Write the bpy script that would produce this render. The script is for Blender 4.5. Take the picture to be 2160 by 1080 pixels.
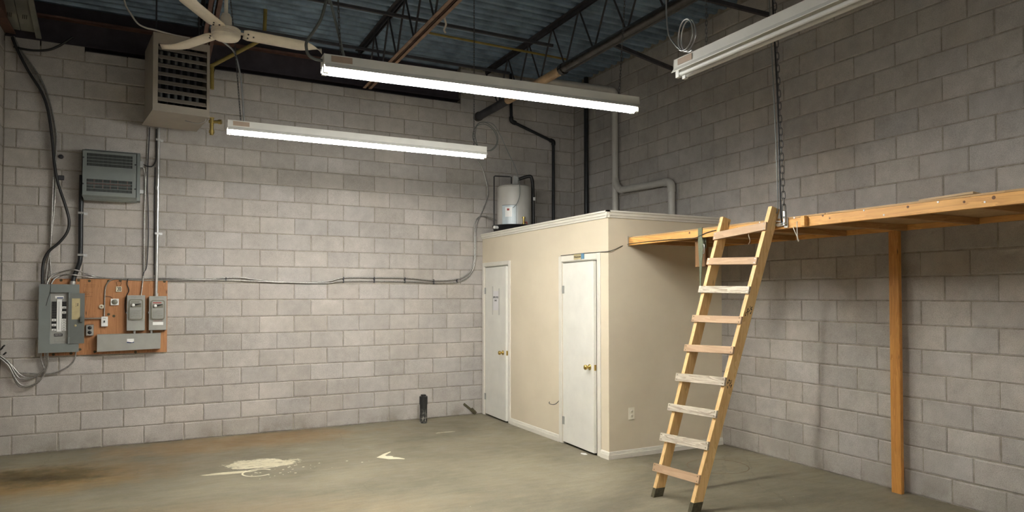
import bpy, bmesh, math, random
from mathutils import Vector, Matrix, Quaternion
random.seed(7)
for o in list(bpy.data.objects): bpy.data.objects.remove(o)
S = bpy.context.scene
COL = S.collection
PI = math.pi

# ------------------------------------------------------------------ camera, world, exposure
cd = bpy.data.cameras.new('camera'); cam = bpy.data.objects.new('camera', cd); COL.objects.link(cam)
_f = 1465.03; _yaw, _pitch, _roll = .4907, .022, -.0012
cd.sensor_fit = 'HORIZONTAL'; cd.sensor_width = 36.0; cd.lens = 36.0 * _f / 2160.0
cd.shift_x = -39.46 / 2160.0; cd.shift_y = 50.80 / 2160.0
cd.clip_start = .05; cd.clip_end = 100
fw = Vector((math.sin(_yaw)*math.cos(_pitch), math.cos(_yaw)*math.cos(_pitch), math.sin(_pitch)))
rt = Vector((math.cos(_yaw), -math.sin(_yaw), 0)); up = rt.cross(fw)
r2 = math.cos(_roll)*rt + math.sin(_roll)*up; u2 = -math.sin(_roll)*rt + math.cos(_roll)*up
CAM = Vector((1.3629, -9.0511, 1.6752))
cam.matrix_world = Matrix(((r2.x, u2.x, -fw.x, CAM.x), (r2.y, u2.y, -fw.y, CAM.y), (r2.z, u2.z, -fw.z, CAM.z), (0, 0, 0, 1)))
S.camera = cam
W = bpy.data.worlds.new('world'); S.world = W; W.use_nodes = True
W.node_tree.nodes['Background'].inputs[0].default_value = (.5, .55, .6, 1)
W.node_tree.nodes['Background'].inputs[1].default_value = .05
S.view_settings.view_transform = 'Standard'; S.view_settings.look = 'None'
S.view_settings.exposure = 2.28; S.view_settings.gamma = 1.0; S.view_settings.use_curve_mapping = False
TUBE_POWER = 34.0

# ------------------------------------------------------------------ node helpers
class NT:
    def __init__(s, name):
        m = bpy.data.materials.new(name); m.use_nodes = True; s.m = m; s.t = m.node_tree
        s.n = s.t.nodes; s.b = s.n['Principled BSDF']; s.tc = s.n.new('ShaderNodeTexCoord'); s.geo = None
    def L(s, a, b): s.t.links.new(a, b)
    def put(s, sock, v):
        if hasattr(v, 'is_output') or isinstance(v, bpy.types.NodeSocket): s.L(v, sock)
        else:
            if isinstance(v, (tuple, list)) and len(v) == 3 and sock.type == 'RGBA': v = (*v, 1)
            sock.default_value = v
    def obj(s): return s.tc.outputs['Object']
    def pos(s):
        if not s.geo: s.geo = s.n.new('ShaderNodeNewGeometry')
        return s.geo.outputs['Position']
    def mapping(s, v, scale=(1, 1, 1), rot=(0, 0, 0), loc=(0, 0, 0)):
        k = s.n.new('ShaderNodeMapping'); s.L(v, k.inputs[0]); k.inputs['Location'].default_value = loc
        k.inputs['Rotation'].default_value = rot; k.inputs['Scale'].default_value = scale; return k.outputs[0]
    def noise(s, v, scale, detail=4, rough=.6, out='Fac', dist=0):
        k = s.n.new('ShaderNodeTexNoise'); s.L(v, k.inputs['Vector']); k.inputs['Scale'].default_value = scale
        k.inputs['Detail'].default_value = detail; k.inputs['Roughness'].default_value = rough
        k.inputs['Distortion'].default_value = dist; return k.outputs[out]
    def vor(s, v, scale, out='Distance'):
        k = s.n.new('ShaderNodeTexVoronoi'); s.L(v, k.inputs['Vector']); k.inputs['Scale'].default_value = scale; return k.outputs[out]
    def ramp(s, f, a, b, ca=(0, 0, 0), cb=(1, 1, 1)):
        k = s.n.new('ShaderNodeValToRGB'); s.L(f, k.inputs[0]); e = k.color_ramp.elements
        e[0].position = a; e[1].position = b; e[0].color = (*ca, 1); e[1].color = (*cb, 1); return k.outputs[0]
    def mix(s, f, a, b, mode='MIX'):
        k = s.n.new('ShaderNodeMix'); k.data_type = 'RGBA'; k.blend_type = mode
        s.put(k.inputs[0], f); s.put(k.inputs[6], a); s.put(k.inputs[7], b); return k.outputs[2]
    def math(s, op, a, b=None, c=None):
        k = s.n.new('ShaderNodeMath'); k.operation = op; s.put(k.inputs[0], a)
        if b is not None: s.put(k.inputs[1], b)
        if c is not None: s.put(k.inputs[2], c)
        return k.outputs[0]
    def vmath(s, op, a, b=None):
        k = s.n.new('ShaderNodeVectorMath'); k.operation = op; s.put(k.inputs[0], a)
        if b is not None: s.put(k.inputs[1], b)
        return k.outputs['Value'] if op == 'LENGTH' else k.outputs[0]
    def bump(s, h, strength=.3, dist=.01):
        k = s.n.new('ShaderNodeBump'); s.put(k.inputs['Height'], h); k.inputs['Strength'].default_value = strength
        k.inputs['Distance'].default_value = dist; s.L(k.outputs[0], s.b.inputs['Normal'])
    def fin(s, col, rough=.6, metal=0.0, spec=None):
        s.put(s.b.inputs['Base Color'], col); s.put(s.b.inputs['Roughness'], rough); s.put(s.b.inputs['Metallic'], metal)
        if spec is not None: s.b.inputs['Specular IOR Level'].default_value = spec
        return s.m

def plain(name, c, rough=.5, metal=0.0, var=.12, scale=8, bump=0, spec=None):
    k = NT(name); n = k.noise(k.obj(), scale, 5)
    dk = tuple(v*(1-var) for v in c); lt = tuple(min(1, v*(1+var)) for v in c)
    col = k.ramp(n, .3, .7, dk, lt)
    if bump: k.bump(k.noise(k.obj(), scale*12, 3), bump, .004)
    return k.fin(col, rough, metal, spec)

def wood(name, light, dark, axis='y', rough=.62, ring=9.0, knots=True, grey=0):
    k = NT(name); sc = {'x': (.7, 9, 9), 'y': (9, .7, 9), 'z': (9, 9, .7)}[axis]
    ri = k.n.new('ShaderNodeObjectInfo').outputs['Random']
    off = k.vmath('ADD', k.obj(), k.vmath('SCALE', (1, 1, 1), None)) if False else k.obj()
    cmb = k.n.new('ShaderNodeCombineXYZ'); 
    for i in range(3): k.L(k.math('MULTIPLY', ri, 7.3+3*i), cmb.inputs[i])
    v = k.vmath('ADD', k.obj(), cmb.outputs[0])
    m = k.mapping(v, sc)
    n1 = k.noise(m, 2.2, 3, .5, dist=.6)
    lines = k.math('FRACT', k.math('MULTIPLY', n1, ring))
    g = k.noise(k.mapping(v, tuple(a*6 for a in sc)), 6, 4, .7)
    f = k.math('ADD', k.math('MULTIPLY', lines, .55), k.math('MULTIPLY', g, .45))
    col = k.ramp(f, .15, .85, light, dark)
    if knots:
        kn = k.vor(k.mapping(v, {'x': (1.6, 7, 7), 'y': (7, 1.6, 7), 'z': (7, 7, 1.6)}[axis]), 2.3)
        col = k.mix(k.ramp(kn, .05, .13, (1, 1, 1), (0, 0, 0)), col, tuple(a*.3 for a in dark))
    k.bump(f, .15, .003)
    return k.fin(col, rough)

def block_mat(name, base, stuff=False):
    k = NT(name); P = k.pos()
    if stuff:
        a = k.n.new('ShaderNodeAttribute'); a.attribute_name = 'tone'; r = a.outputs['Fac']
    else: r = k.n.new('ShaderNodeObjectInfo').outputs['Random']
    dk = tuple(v*.90 for v in base); lt = tuple(v*1.08 for v in base)
    c = k.ramp(r, 0, 1, dk, lt)
    c = k.mix(k.math('MULTIPLY', k.math('FRACT', k.math('MULTIPLY', r, 13.7)), .35), c, (base[0]*.93, base[1]*.99, base[2]*1.10))
    big = k.noise(P, 1.3, 4, .6); c = k.mix(.55, c, k.ramp(big, .3, .72, (.74, .74, .73), (1.2, 1.2, 1.2)), 'MULTIPLY')
    mid = k.noise(P, 9, 5, .65); c = k.mix(.5, c, k.ramp(mid, .3, .7, (.78, .77, .75), (1.15, 1.15, 1.15)), 'MULTIPLY')
    fine = k.noise(P, 170, 3, .7); c = k.mix(.6, c, k.ramp(fine, .36, .58, (.62, .61, .6), (1.1, 1.1, 1.1)), 'MULTIPLY')
    pits = k.vor(P, 62); c = k.mix(k.ramp(pits, .05, .16, (.55, .55, .55), (0, 0, 0)), c, (.16, .14, .12))
    # stray dark smears and the damp, parged foot of the wall
    sm = k.noise(k.mapping(P, (1, 1, 1.6), loc=(3, 1, 7)), 3.1, 5, .7); c = k.mix(k.ramp(sm, .68, .78, (0, 0, 0), (.55, .55, .55)), c, (.15, .125, .095))
    sx = k.n.new('ShaderNodeSeparateXYZ'); k.L(P, sx.inputs[0])
    foot = k.math('MULTIPLY', k.ramp(sx.outputs[2], .02, .26, (1, 1, 1), (0, 0, 0)), k.ramp(k.noise(P, 4.5, 5, .7), .42, .62))
    c = k.mix(k.math('MULTIPLY', foot, .6), c, (.17, .145, .11))
    k.bump(k.math('ADD', k.math('MULTIPLY', fine, .7), k.math('MULTIPLY', mid, .6)), .45, .006)
    return k.fin(c, .93, 0, .2)

def floor_mat():
    k = NT('floor_concrete'); P = k.pos()
    n1 = k.noise(k.mapping(P, (1, 1.3, 1)), .8, 6, .62, dist=.4); n2 = k.noise(P, 4.5, 6, .65); n3 = k.noise(P, 60, 3)
    c = k.ramp(n1, .3, .72, (.135, .119, .085), (.272, .243, .178))
    c = k.mix(.55, c, k.ramp(n2, .3, .72, (.72, .71, .68), (1.2, 1.2, 1.2)), 'MULTIPLY')
    c = k.mix(.35, c, k.ramp(n3, .35, .65, (.8, .8, .8), (1.1, 1.1, 1.1)), 'MULTIPLY')
    def ell(cx, cy, a, b, rot, amp, sc, lo, hi):
        w = k.noise(k.mapping(P, (1, 1, 1), loc=(cx*3, cy*5, 0)), sc, 6, .7)
        q = k.mapping(P, (1, 1, 0), loc=(-cx, -cy, 0))
        q = k.mapping(q, (1/a, 1/b, 0), rot=(0, 0, 0)) if rot == 0 else k.mapping(k.mapping(q, (1, 1, 1), rot=(0, 0, rot)), (1/a, 1/b, 0))
        d = k.math('ADD', k.vmath('LENGTH', q), k.math('MULTIPLY', k.math('SUBTRACT', w, .5), amp))
        return k.ramp(d, lo, hi, (1, 1, 1), (0, 0, 0))
    rust = ell(2.2, -.42, 1.7, .55, 0, 1.6, 3, .5, 1.1); c = k.mix(k.math('MULTIPLY', rust, .5), c, (.30, .17, .065))
    rust2 = ell(.3, -1.35, 1.5, .7, 0, 1.2, 2.4, .5, 1.15); c = k.mix(k.math('MULTIPLY', rust2, .8), c, (.235, .145, .05))
    dark = ell(.40, -1.20, .75, .44, .25, 2.2, 5, .45, 1.15); c = k.mix(k.math('MULTIPLY', dark, .82), c, (.085, .062, .022))
    dk2 = ell(.5, -1.3, .5, .16, .35, 2.2, 9, .4, .8); c = k.mix(k.math('MULTIPLY', dk2, .5), c, (.045, .032, .012))
    grey = ell(1.5, -1.3, .9, .5, 0, 1.2, 3, .5, 1.1); c = k.mix(k.math('MULTIPLY', grey, .4), c, (.17, .14, .10))
    rust3 = ell(1.6, -3.3, 2.2, .6, .2, 1.6, 2, .4, 1.1); c = k.mix(k.math('MULTIPLY', rust3, .2), c, (.33, .21, .10))
    p1 = ell(2.28, -1.64, .40, .24, .3, 1.5, 7, .78, .86); hole = k.ramp(k.noise(k.mapping(P, (.7, 1.6, 1)), 13, 5, .7), .36, .47); c = k.mix(k.math('MULTIPLY', k.math('MULTIPLY', p1, hole), .85), c, (.66, .60, .44))
    p2 = ell(1.95, -1.88, .26, .055, .12, 1.1, 8, .78, .9); c = k.mix(k.math('MULTIPLY', p2, .8), c, (.64, .58, .42))
    p3 = ell(4.5, -1.02, .22, .05, 0, 2.2, 12, .5, .7); c = k.mix(k.math('MULTIPLY', p3, .6), c, (.55, .50, .38))
    sw = k.noise(k.mapping(P, (.55, 2.2, 1), rot=(0, 0, .35)), 7, 6, .72); c = k.mix(.55, c, k.ramp(sw, .34, .68, (.74, .73, .70), (1.22, 1.22, 1.2)), 'MULTIPLY')
    cr = k.vor(k.mapping(P, (.8, .8, .8), loc=(.3, .2, 0)), 1.0, 'Distance')
    e = k.n.new('ShaderNodeTexVoronoi'); e.feature = 'DISTANCE_TO_EDGE'; e.inputs['Scale'].default_value = .55
    k.L(k.mix(.12, P, k.noise(P, 5, 5, .7, 'Color')), e.inputs['Vector'])
    ck = k.math('MULTIPLY', k.ramp(e.outputs['Distance'], .001, .004, (1, 1, 1), (0, 0, 0)), k.ramp(k.noise(P, .9, 2), .5, .56))
    c = k.mix(k.math('MULTIPLY', ck, .32), c, (.08, .07, .05))
    sp = k.vor(k.mapping(P, loc=(.7, .3, 0)), 5.5); spm = k.math('MULTIPLY', k.ramp(sp, .018, .03, (1, 1, 1), (0, 0, 0)), k.ramp(k.noise(P, 1.7, 2), .52, .55))
    c = k.mix(spm, c, (.6, .56, .45))
    k.bump(k.math('ADD', n2, k.math('MULTIPLY', n3, .3)), .12, .01)
    return k.fin(c, k.ramp(n2, .3, .7, (.42, .42, .42), (.7, .7, .7)), 0, .35)

def paint_wall(name, base):
    k = NT(name); P = k.pos()
    c = k.mix(.5, base, k.ramp(k.noise(P, 1.1, 4), .3, .7, (.88, .87, .85), (1.08, 1.08, 1.07)), 'MULTIPLY')
    sc = k.noise(k.mapping(P, (1, 1, .35)), 26, 4, .75); c = k.mix(k.ramp(sc, .735, .755, (0, 0, 0), (.6, .6, .6)), c, (.16, .13, .10))
    # scraped flecks in a band under the crown trim
    sx = k.n.new('ShaderNodeSeparateXYZ'); k.L(P, sx.inputs[0])
    band = k.math('MULTIPLY', k.ramp(sx.outputs[2], 2.22, 2.27), k.ramp(sx.outputs[2], 2.33, 2.41, (1, 1, 1), (0, 0, 0)))
    fl = k.noise(k.mapping(P, (1, .7, 1.5)), 30, 3, .6); c = k.mix(k.math('MULTIPLY', band, k.ramp(fl, .60, .63)), c, (.14, .11, .085))
    k.bump(k.noise(P, 60, 3), .06, .004)
    return k.fin(c, .55, 0, .4)

M = {}
BLK = (.47, .435, .40)
M['block'] = block_mat('concrete_block', BLK); M['block_stuff'] = block_mat('concrete_block_far', BLK, True)
M['mortar'] = plain('mortar', (.31, .285, .24), .95, 0, .3, 14, .5, .1)
M['floor'] = floor_mat()
M['booth'] = paint_wall('cream_wall_paint', (.72, .64, .50))
M['trim'] = plain('white_trim_paint', (.76, .73, .65), .42, 0, .05, 5)
M['door'] = plain('white_door_paint', (.80, .79, .73), .4, 0, .05, 4)
M['deck'] = plain('dull_galvanised_deck', (.235, .325, .425), .5, .3, .4, 3)
M['steel_dark'] = plain('dark_primer_steel', (.035, .026, .034), .6, .1, .3, 6)
M['steel_red'] = plain('rust_primer_steel', (.12, .06, .045), .65, .0, .35, 8)
M['joist'] = plain('joist_steel', (.05, .05, .058), .6, .2, .3, 8)
M['joist_brown'] = plain('joist_brown_primer', (.24, .15, .10), .6, 0, .4, 7)
M['pipe_black'] = plain('black_iron_pipe', (.018, .02, .023), .38, .3, .3, 9)
M['pipe_steel'] = plain('dark_wrapped_pipe', (.06, .055, .05), .22, .5, .3, 7)
M['pipe_tan'] = plain('tan_pipe_sleeve', (.46, .31, .17), .5, 0, .25, 7)
M['pvc'] = plain('grey_white_pvc', (.52, .50, .46), .4, 0, .08, 6)
M['white_enamel'] = plain('white_enamel', (.78, .77, .72), .35, 0, .05, 6)
M['fan_white'] = plain('aged_white_fan_paint', (.74, .68, .58), .4, 0, .1, 9)
M['heater'] = plain('taupe_heater_paint', (.315, .275, .225), .45, 0, .08, 5)
M['dark_in'] = plain('dark_interior', (.012, .014, .017), .8, 0, .3, 9)
M['tube_metal'] = plain('heat_exchanger_steel', (.42, .45, .47), .25, .9, .2, 10)
M['brass'] = plain('brass', (.62, .45, .14), .22, .95, .15, 12)
M['brass_dull'] = plain('dull_brass', (.40, .30, .10), .4, .8, .25, 20)
M['yellow'] = plain('yellow_gas_paint', (.27, .20, .045), .5, 0, .3, 8)
M['grey_box'] = plain('grey_electrical_enamel', (.185, .205, .20), .42, .1, .06, 6)
M['grey_lt'] = plain('light_grey_enamel', (.33, .33, .305), .42, .15, .08, 7)
M['grey_dk'] = plain('dark_grey_green_enamel', (.115, .125, .115), .5, .1, .06, 6)
M['grey_trim'] = plain('olive_grey_cover', (.185, .178, .138), .45, .1, .08, 6)
M['galv'] = plain('galvanised_metal', (.55, .56, .56), .3, .85, .12, 12)
M['bx'] = plain('armoured_cable', (.36, .35, .33), .36, .75, .3, 60)
M['black'] = plain('black_plastic', (.014, .014, .015), .45, 0, .2, 9)
M['white'] = plain('white_plastic', (.82, .82, .80), .4, 0, .04, 8)
M['ivory'] = plain('ivory_plastic', (.66, .60, .47), .4, 0, .04, 8)
M['plate_cream'] = plain('cream_plate', (.90, .85, .70), .4, 0, .03, 8)
M['tan_label'] = plain('tan_label', (.45, .34, .26), .7, 0, .1, 12)
M['paper'] = plain('paper', (.80, .79, .80), .8, 0, .03, 4)
M['tape'] = plain('clear_tape', (.60, .59, .55), .35, 0, .05, 6)
M['oldpaper'] = plain('yellowed_paper', (.42, .35, .19), .8, 0, .12, 12)
M['ink'] = plain('black_ink', (.02, .018, .016), .7, 0, .1, 5)
M['red'] = plain('red_marks', (.35, .05, .04), .6, 0, .1, 5)
M['maroon'] = plain('dull_maroon_winding', (.10, .045, .04), .5, .2, .4, 40)
M['blue_tape'] = plain('blue_tape', (.10, .24, .38), .6, 0, .08, 8)
M['navy'] = plain('navy_print', (.03, .06, .2), .6, 0, .05, 8)
M['ply_board'] = wood('orange_plywood', (.45, .215, .088), (.31, .13, .048), 'z', .6, 5.0)
M['beam_wood'] = wood('amber_pine_beam', (.82, .455, .135), (.60, .29, .075), 'y', .55, 6.0)
M['joist_wood'] = wood('amber_pine_joist', (.55, .31, .115), (.38, .19, .06), 'x', .6, 6.0)
M['post_wood'] = wood('amber_pine_post', (.63, .30, .068), (.46, .19, .036), 'z', .55, 6.0)
M['rail_wood'] = wood('pale_pine_rail', (.80, .56, .27), (.62, .38, .15), 'z', .55, 5.0)
M['rung_brown'] = wood('brown_rung_board', (.47, .32, .20), (.36, .23, .135), 'y', .65, 4.0, False)
M['rung_grey'] = wood('weathered_grey_rung', (.62, .56, .46), (.24, .19, .14), 'y', .85, 8.0, False)
M['ply_deck'] = wood('plywood_decking', (.56, .36, .17), (.42, .25, .10), 'y', .7, 4.0, False)
M['loose_wood'] = wood('pale_loose_board', (.60, .44, .27), (.44, .30, .16), 'y', .7, 5.0, False)
M['dirt_wood'] = plain('dirty_wet_wood', (.075, .065, .035), .9, 0, .4, 40, .4)
M['block_wood'] = wood('dark_brown_block', (.26, .135, .05), (.17, .085, .03), 'z', .7, 5.0, False)
M['knot_wood'] = plain('dark_knot', (.17, .075, .025), .6, 0, .3, 30)
M['strap'] = plain('olive_webbing', (.125, .145, .095), .8, 0, .2, 30)
M['cord'] = plain('off_white_cord', (.66, .60, .52), .7, 0, .1, 30)
M['chain'] = plain('dark_chain', (.10, .10, .10), .4, .8, .2, 30)
M['abs'] = plain('black_abs_pipe', (.016, .017, .017), .4, 0, .3, 9)
M['tank'] = plain('tank_grey_enamel', (.50, .485, .45), .42, 0, .06, 5)
M['tank_cover'] = plain('blue_grey_cover', (.50, .57, .60), .28, 0, .05, 8)
M['insul_board'] = plain('foil_insulation_board', (.20, .20, .18), .6, 0, .15, 8)
M['paint_spill'] = plain('cream_paint_drips', (.70, .65, .50), .6, 0, .1, 20)
M['ring_stain'] = plain('brown_ring_stain', (.16, .115, .07), .7, 0, .3, 20)
M['duct_tape'] = plain('silver_tape', (.52, .53, .52), .4, .3, .1, 20)
def abs_scuffed():
    k = NT('scuffed_black_pipe'); sx = k.n.new('ShaderNodeSeparateXYZ'); k.L(k.pos(), sx.inputs[0])
    f = k.math('MULTIPLY', k.ramp(sx.outputs[2], .03, .2, (1, 1, 1), (0, 0, 0)), k.ramp(k.noise(k.mapping(k.pos(), (1, 1, .35)), 70, 4, .7), .5, .58))
    return k.fin(k.mix(f, (.016, .017, .017), (.40, .38, .33)), .45)
M['abs_scuff'] = abs_scuffed()
def emitter():
    k = NT('lit_tube'); k.fin((.9, .9, .9), .3)
    k.b.inputs['Emission Color'].default_value = (1.0, .985, .93, 1); k.b.inputs['Emission Strength'].default_value = TUBE_POWER
    return k.m
M['tube_on'] = emitter()
M['tube_off'] = plain('unlit_tube_glass', (.72, .72, .72), .12, 0, .02, 5)

# ------------------------------------------------------------------ mesh helpers
ORG = {}
class MB:
    def __init__(s): s.bm = bmesh.new()
    def poly(s, pts, smooth=False):
        f = s.bm.faces.new([s.bm.verts.new(p) for p in pts]); f.smooth = smooth; return f
    def bx(s, x0, x1, y0, y1, z0, z1, bev=0, R=None, piv=None):
        vs = [Vector((x, y, z)) for x in (x0, x1) for y in (y0, y1) for z in (z0, z1)]
        if R is not None:
            p = Vector(piv) if piv is not None else Vector(((x0+x1)/2, (y0+y1)/2, (z0+z1)/2)); vs = [R @ (v-p) + p for v in vs]
        v = [s.bm.verts.new(a) for a in vs]
        fs = [s.bm.faces.new([v[i] for i in q]) for q in ((0, 1, 3, 2), (4, 6, 7, 5), (0, 4, 5, 1), (2, 3, 7, 6), (0, 2, 6, 4), (1, 5, 7, 3))]
        if bev:
            es = {e for f in fs for e in f.edges}
            bmesh.ops.bevel(s.bm, geom=list(es), offset=bev, segments=1, affect='EDGES', profile=.5)
        return s
    def bar(s, p0, p1, w, h, side=(0, 1, 0)):
        # rectangular bar between two points; w along 'side', h along the other normal
        p0, p1 = Vector(p0), Vector(p1); d = (p1-p0).normalized(); a = Vector(side); a = (a - d*a.dot(d)).normalized(); b = d.cross(a)
        q = [a*w/2*i + b*h/2*j for i, j in ((-1, -1), (1, -1), (1, 1), (-1, 1))]
        A = [s.bm.verts.new(p0+v) for v in q]; B = [s.bm.verts.new(p1+v) for v in q]
        for i in range(4): s.bm.faces.new((A[i], A[(i+1) % 4], B[(i+1) % 4], B[i]))
        s.bm.faces.new(A[::-1]); s.bm.faces.new(B); return s
    def tube(s, pts, r, n=8, sub=0, cap=True, radii=None):
        P = [Vector(p) for p in pts]
        if sub and len(P) > 2:
            Q = []
            for i in range(len(P)-1):
                a, b, c, d = P[max(i-1, 0)], P[i], P[i+1], P[min(i+2, len(P)-1)]
                for k in range(sub):
                    t = k/sub; Q.append(.5*((2*b) + (c-a)*t + (2*a-5*b+4*c-d)*t*t + (3*b-a-3*c+d)*t**3))
            P = Q + [P[-1]]
        rings = []; nrm = None
        for i, p in enumerate(P):
            d = (P[min(i+1, len(P)-1)] - P[max(i-1, 0)]).normalized()
            if nrm is None:
                nrm = d.orthogonal().normalized()
            else:
                nrm = (nrm - d*nrm.dot(d)); nrm = nrm.normalized() if nrm.length > 1e-6 else d.orthogonal().normalized()
            b = d.cross(nrm); rr = radii[i] if radii else r
            rings.append([s.bm.verts.new(p + (nrm*math.cos(2*PI*k/n) + b*math.sin(2*PI*k/n))*rr) for k in range(n)])
        for A, B in zip(rings, rings[1:]):
            for k in range(n):
                f = s.bm.faces.new((A[k], A[(k+1) % n], B[(k+1) % n], B[k])); f.smooth = True
        if cap:
            s.poly([v.co.copy() for v in rings[0]][::-1]); s.poly([v.co.copy() for v in rings[-1]])
        return s
    def cyl(s, p0, p1, r, n=16, r2=None): return s.tube([p0, p1], r, n, radii=[r, r if r2 is None else r2])
    def lathe(s, prof, o, axis=(0, 0, 1), n=24):
        # prof: (radius, along-axis) list; sharp between segments when the profile turns hard
        q = Vector((0, 0, 1)).rotation_difference(Vector(axis).normalized()); o = Vector(o)
        def ring(r, z): return [s.bm.verts.new(o + q @ Vector((r*math.cos(2*PI*k/n), r*math.sin(2*PI*k/n), z))) for k in range(n)]
        for (r0, z0), (r1, z1) in zip(prof, prof[1:]):
            A, B = ring(max(r0, 1e-5), z0), ring(max(r1, 1e-5), z1)
            for k in range(n):
                f = s.bm.faces.new((A[k], A[(k+1) % n], B[(k+1) % n], B[k])); f.smooth = True
        return s
    def slathe(s, prof, o, axis=(0, 0, 1), n=24):
        q = Vector((0, 0, 1)).rotation_difference(Vector(axis).normalized()); o = Vector(o)
        R = [[s.bm.verts.new(o + q @ Vector((max(r, 1e-5)*math.cos(2*PI*k/n), max(r, 1e-5)*math.sin(2*PI*k/n), z))) for k in range(n)] for r, z in prof]
        for A, B in zip(R, R[1:]):
            for k in range(n):
                f = s.bm.faces.new((A[k], A[(k+1) % n], B[(k+1) % n], B[k])); f.smooth = True
        return s
    def extr(s, prof, vec):
        # closed polygon (3-D points) swept by vec
        vec = Vector(vec); A = [s.bm.verts.new(Vector(p)) for p in prof]; B = [s.bm.verts.new(Vector(p)+vec) for p in prof]; n = len(A)
        for i in range(n): s.bm.faces.new((A[i], A[(i+1) % n], B[(i+1) % n], B[i]))
        s.bm.faces.new(A[::-1]); s.bm.faces.new(B); return s
    def chain(s, p0, p1, L=.032, w=.011, r=.0022):
        p0, p1 = Vector(p0), Vector(p1); d = p1-p0; n = max(2, int(d.length/(L*.78))); d.normalize(); a = d.orthogonal().normalized(); b = d.cross(a)
        for i in range(n):
            c = p0.lerp(p1, (i+.5)/n); t = a if i % 2 else b; link_ring(s, c, d, t, L, w, r)
        return s
    def build(s, name, mat, parent=None, loc=None, label=None, kind=None):
        bmesh.ops.recalc_face_normals(s.bm, faces=s.bm.faces)
        if parent is not None: o0 = ORG[parent]
        elif loc is not None: o0 = Vector(loc)
        else:
            cs = [v.co for v in s.bm.verts]; o0 = Vector(((min(c.x for c in cs)+max(c.x for c in cs))/2, (min(c.y for c in cs)+max(c.y for c in cs))/2, min(c.z for c in cs)))
        for v in s.bm.verts: v.co -= o0
        me = bpy.data.meshes.new(name); s.bm.to_mesh(me); s.bm.free(); me.materials.append(M[mat])
        o = bpy.data.objects.new(name, me); COL.objects.link(o); ORG[o] = o0
        if parent is not None: o.parent = parent
        else: o.location = o0
        if label: o['label'] = label
        if kind: o['kind'] = kind
        return o
def link_ring(mb, c, d, t, L, w, r, n=10, m=5):
    e = d.cross(t); R = []
    for i in range(n):
        a = 2*PI*i/n; ca, sa = math.cos(a), math.sin(a)
        along = (L/2-w/2)*(1 if ca > 0 else -1) if abs(ca) > 1e-6 else 0
        p = c + d*(along + ca*w/2) + t*(sa*w/2); rad = (d*ca + t*sa)
        R.append([mb.bm.verts.new(p + (rad*math.cos(2*PI*j/m) + e*math.sin(2*PI*j/m))*r) for j in range(m)])
    for i in range(n):
        A, B = R[i], R[(i+1) % n]
        for j in range(m):
            f = mb.bm.faces.new((A[j], A[(j+1) % m], B[(j+1) % m], B[j])); f.smooth = True
def tag(o, label, cat, group=None, kind=None):
    o['label'] = label; o['category'] = cat
    if group: o['group'] = group
    if kind: o['kind'] = kind
    return o
def thing(name, label, cat, loc, group=None):
    o = bpy.data.objects.new(name, None); COL.objects.link(o); o.location = loc; ORG[o] = Vector(loc); o.empty_display_size = .05
    return tag(o, label, cat, group)
def struct(o): o['kind'] = 'structure'; return o
def text(name, body, size, mat, parent, origin, xdir, zdir, off=.001):
    cu = bpy.data.curves.new(name, 'FONT'); cu.body = body; cu.size = size; cu.align_x = 'CENTER'; cu.align_y = 'CENTER'; cu.extrude = .0006
    t = bpy.data.objects.new(name, cu); COL.objects.link(t)
    dg = bpy.context.evaluated_depsgraph_get(); me = bpy.data.meshes.new_from_object(t.evaluated_get(dg)); bpy.data.objects.remove(t)
    xd = Vector(xdir).normalized(); zd = Vector(zdir).normalized(); n = xd.cross(zd)
    me.transform(Matrix(((xd.x, zd.x, n.x, 0), (xd.y, zd.y, n.y, 0), (xd.z, zd.z, n.z, 0), (0, 0, 0, 1))))
    me.transform(Matrix.Translation(Vector(origin) + n*off - ORG[parent])); me.materials.clear(); me.materials.append(M[mat])
    o = bpy.data.objects.new(name, me); COL.objects.link(o); o.parent = parent; ORG[o] = ORG[parent]; return o
def scribble(mb, x0, x1, z, y, h=.012, n=9, rnd=None):
    rnd = rnd or random
    for i in range(n):
        x = x0 + (x1-x0)*(i+.5)/n; a = rnd.uniform(-.7, .7); k = h*rnd.uniform(.35, .6)
        mb.bar((x-math.sin(a)*k, y, z-math.cos(a)*k), (x+math.sin(a)*k, y, z+math.cos(a)*k), .0022, .001, (1, 0, 0))

XL, XR, BACK, REAR = -.11, 6.959, 0.0, -14.0
B, H = .4064, .2032
N0 = -3.6453
X1, YF, ZT = 5.42, -3.15, 2.545      # booth faces and height
DECK = 4.90

# ------------------------------------------------------------------ setting: floor, walls
fl = MB().bx(XL-.3, XR+.3, REAR-.2, .3, -.12, 0).build('floor', 'floor', loc=(0, 0, 0)); struct(fl)
# backing (the recessed mortar) of each wall
wb = MB().bx(XL-.2, XR+.2, .006, .20, 0, 4.375).bx(5.09, XR+.2, .006, .20, 4.375, 5.05).build('wall_back', 'mortar', loc=(0, 0, 0)); struct(wb)
wu = MB().bx(XL-.2, 5.09, .15, .20, 4.375, 5.05).build('wall_back_upper', 'steel_dark', loc=(0, .15, 4.4)); struct(wu)
wr = MB().bx(XR+.006, XR+.2, REAR, .006, 0, 5.05).build('wall_right', 'mortar', loc=(XR, 0, 0)); struct(wr)
wl = MB().bx(XL-.2, XL-.006, REAR, .2, 0, 5.05).build('wall_left', 'mortar', loc=(XL, 0, 0)); struct(wl)
wn = MB().bx(XL-.2, XR+.2, REAR-.2, REAR, 0, 5.05).build('wall_near', 'booth', loc=(0, REAR, 0)); struct(wn)

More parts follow.
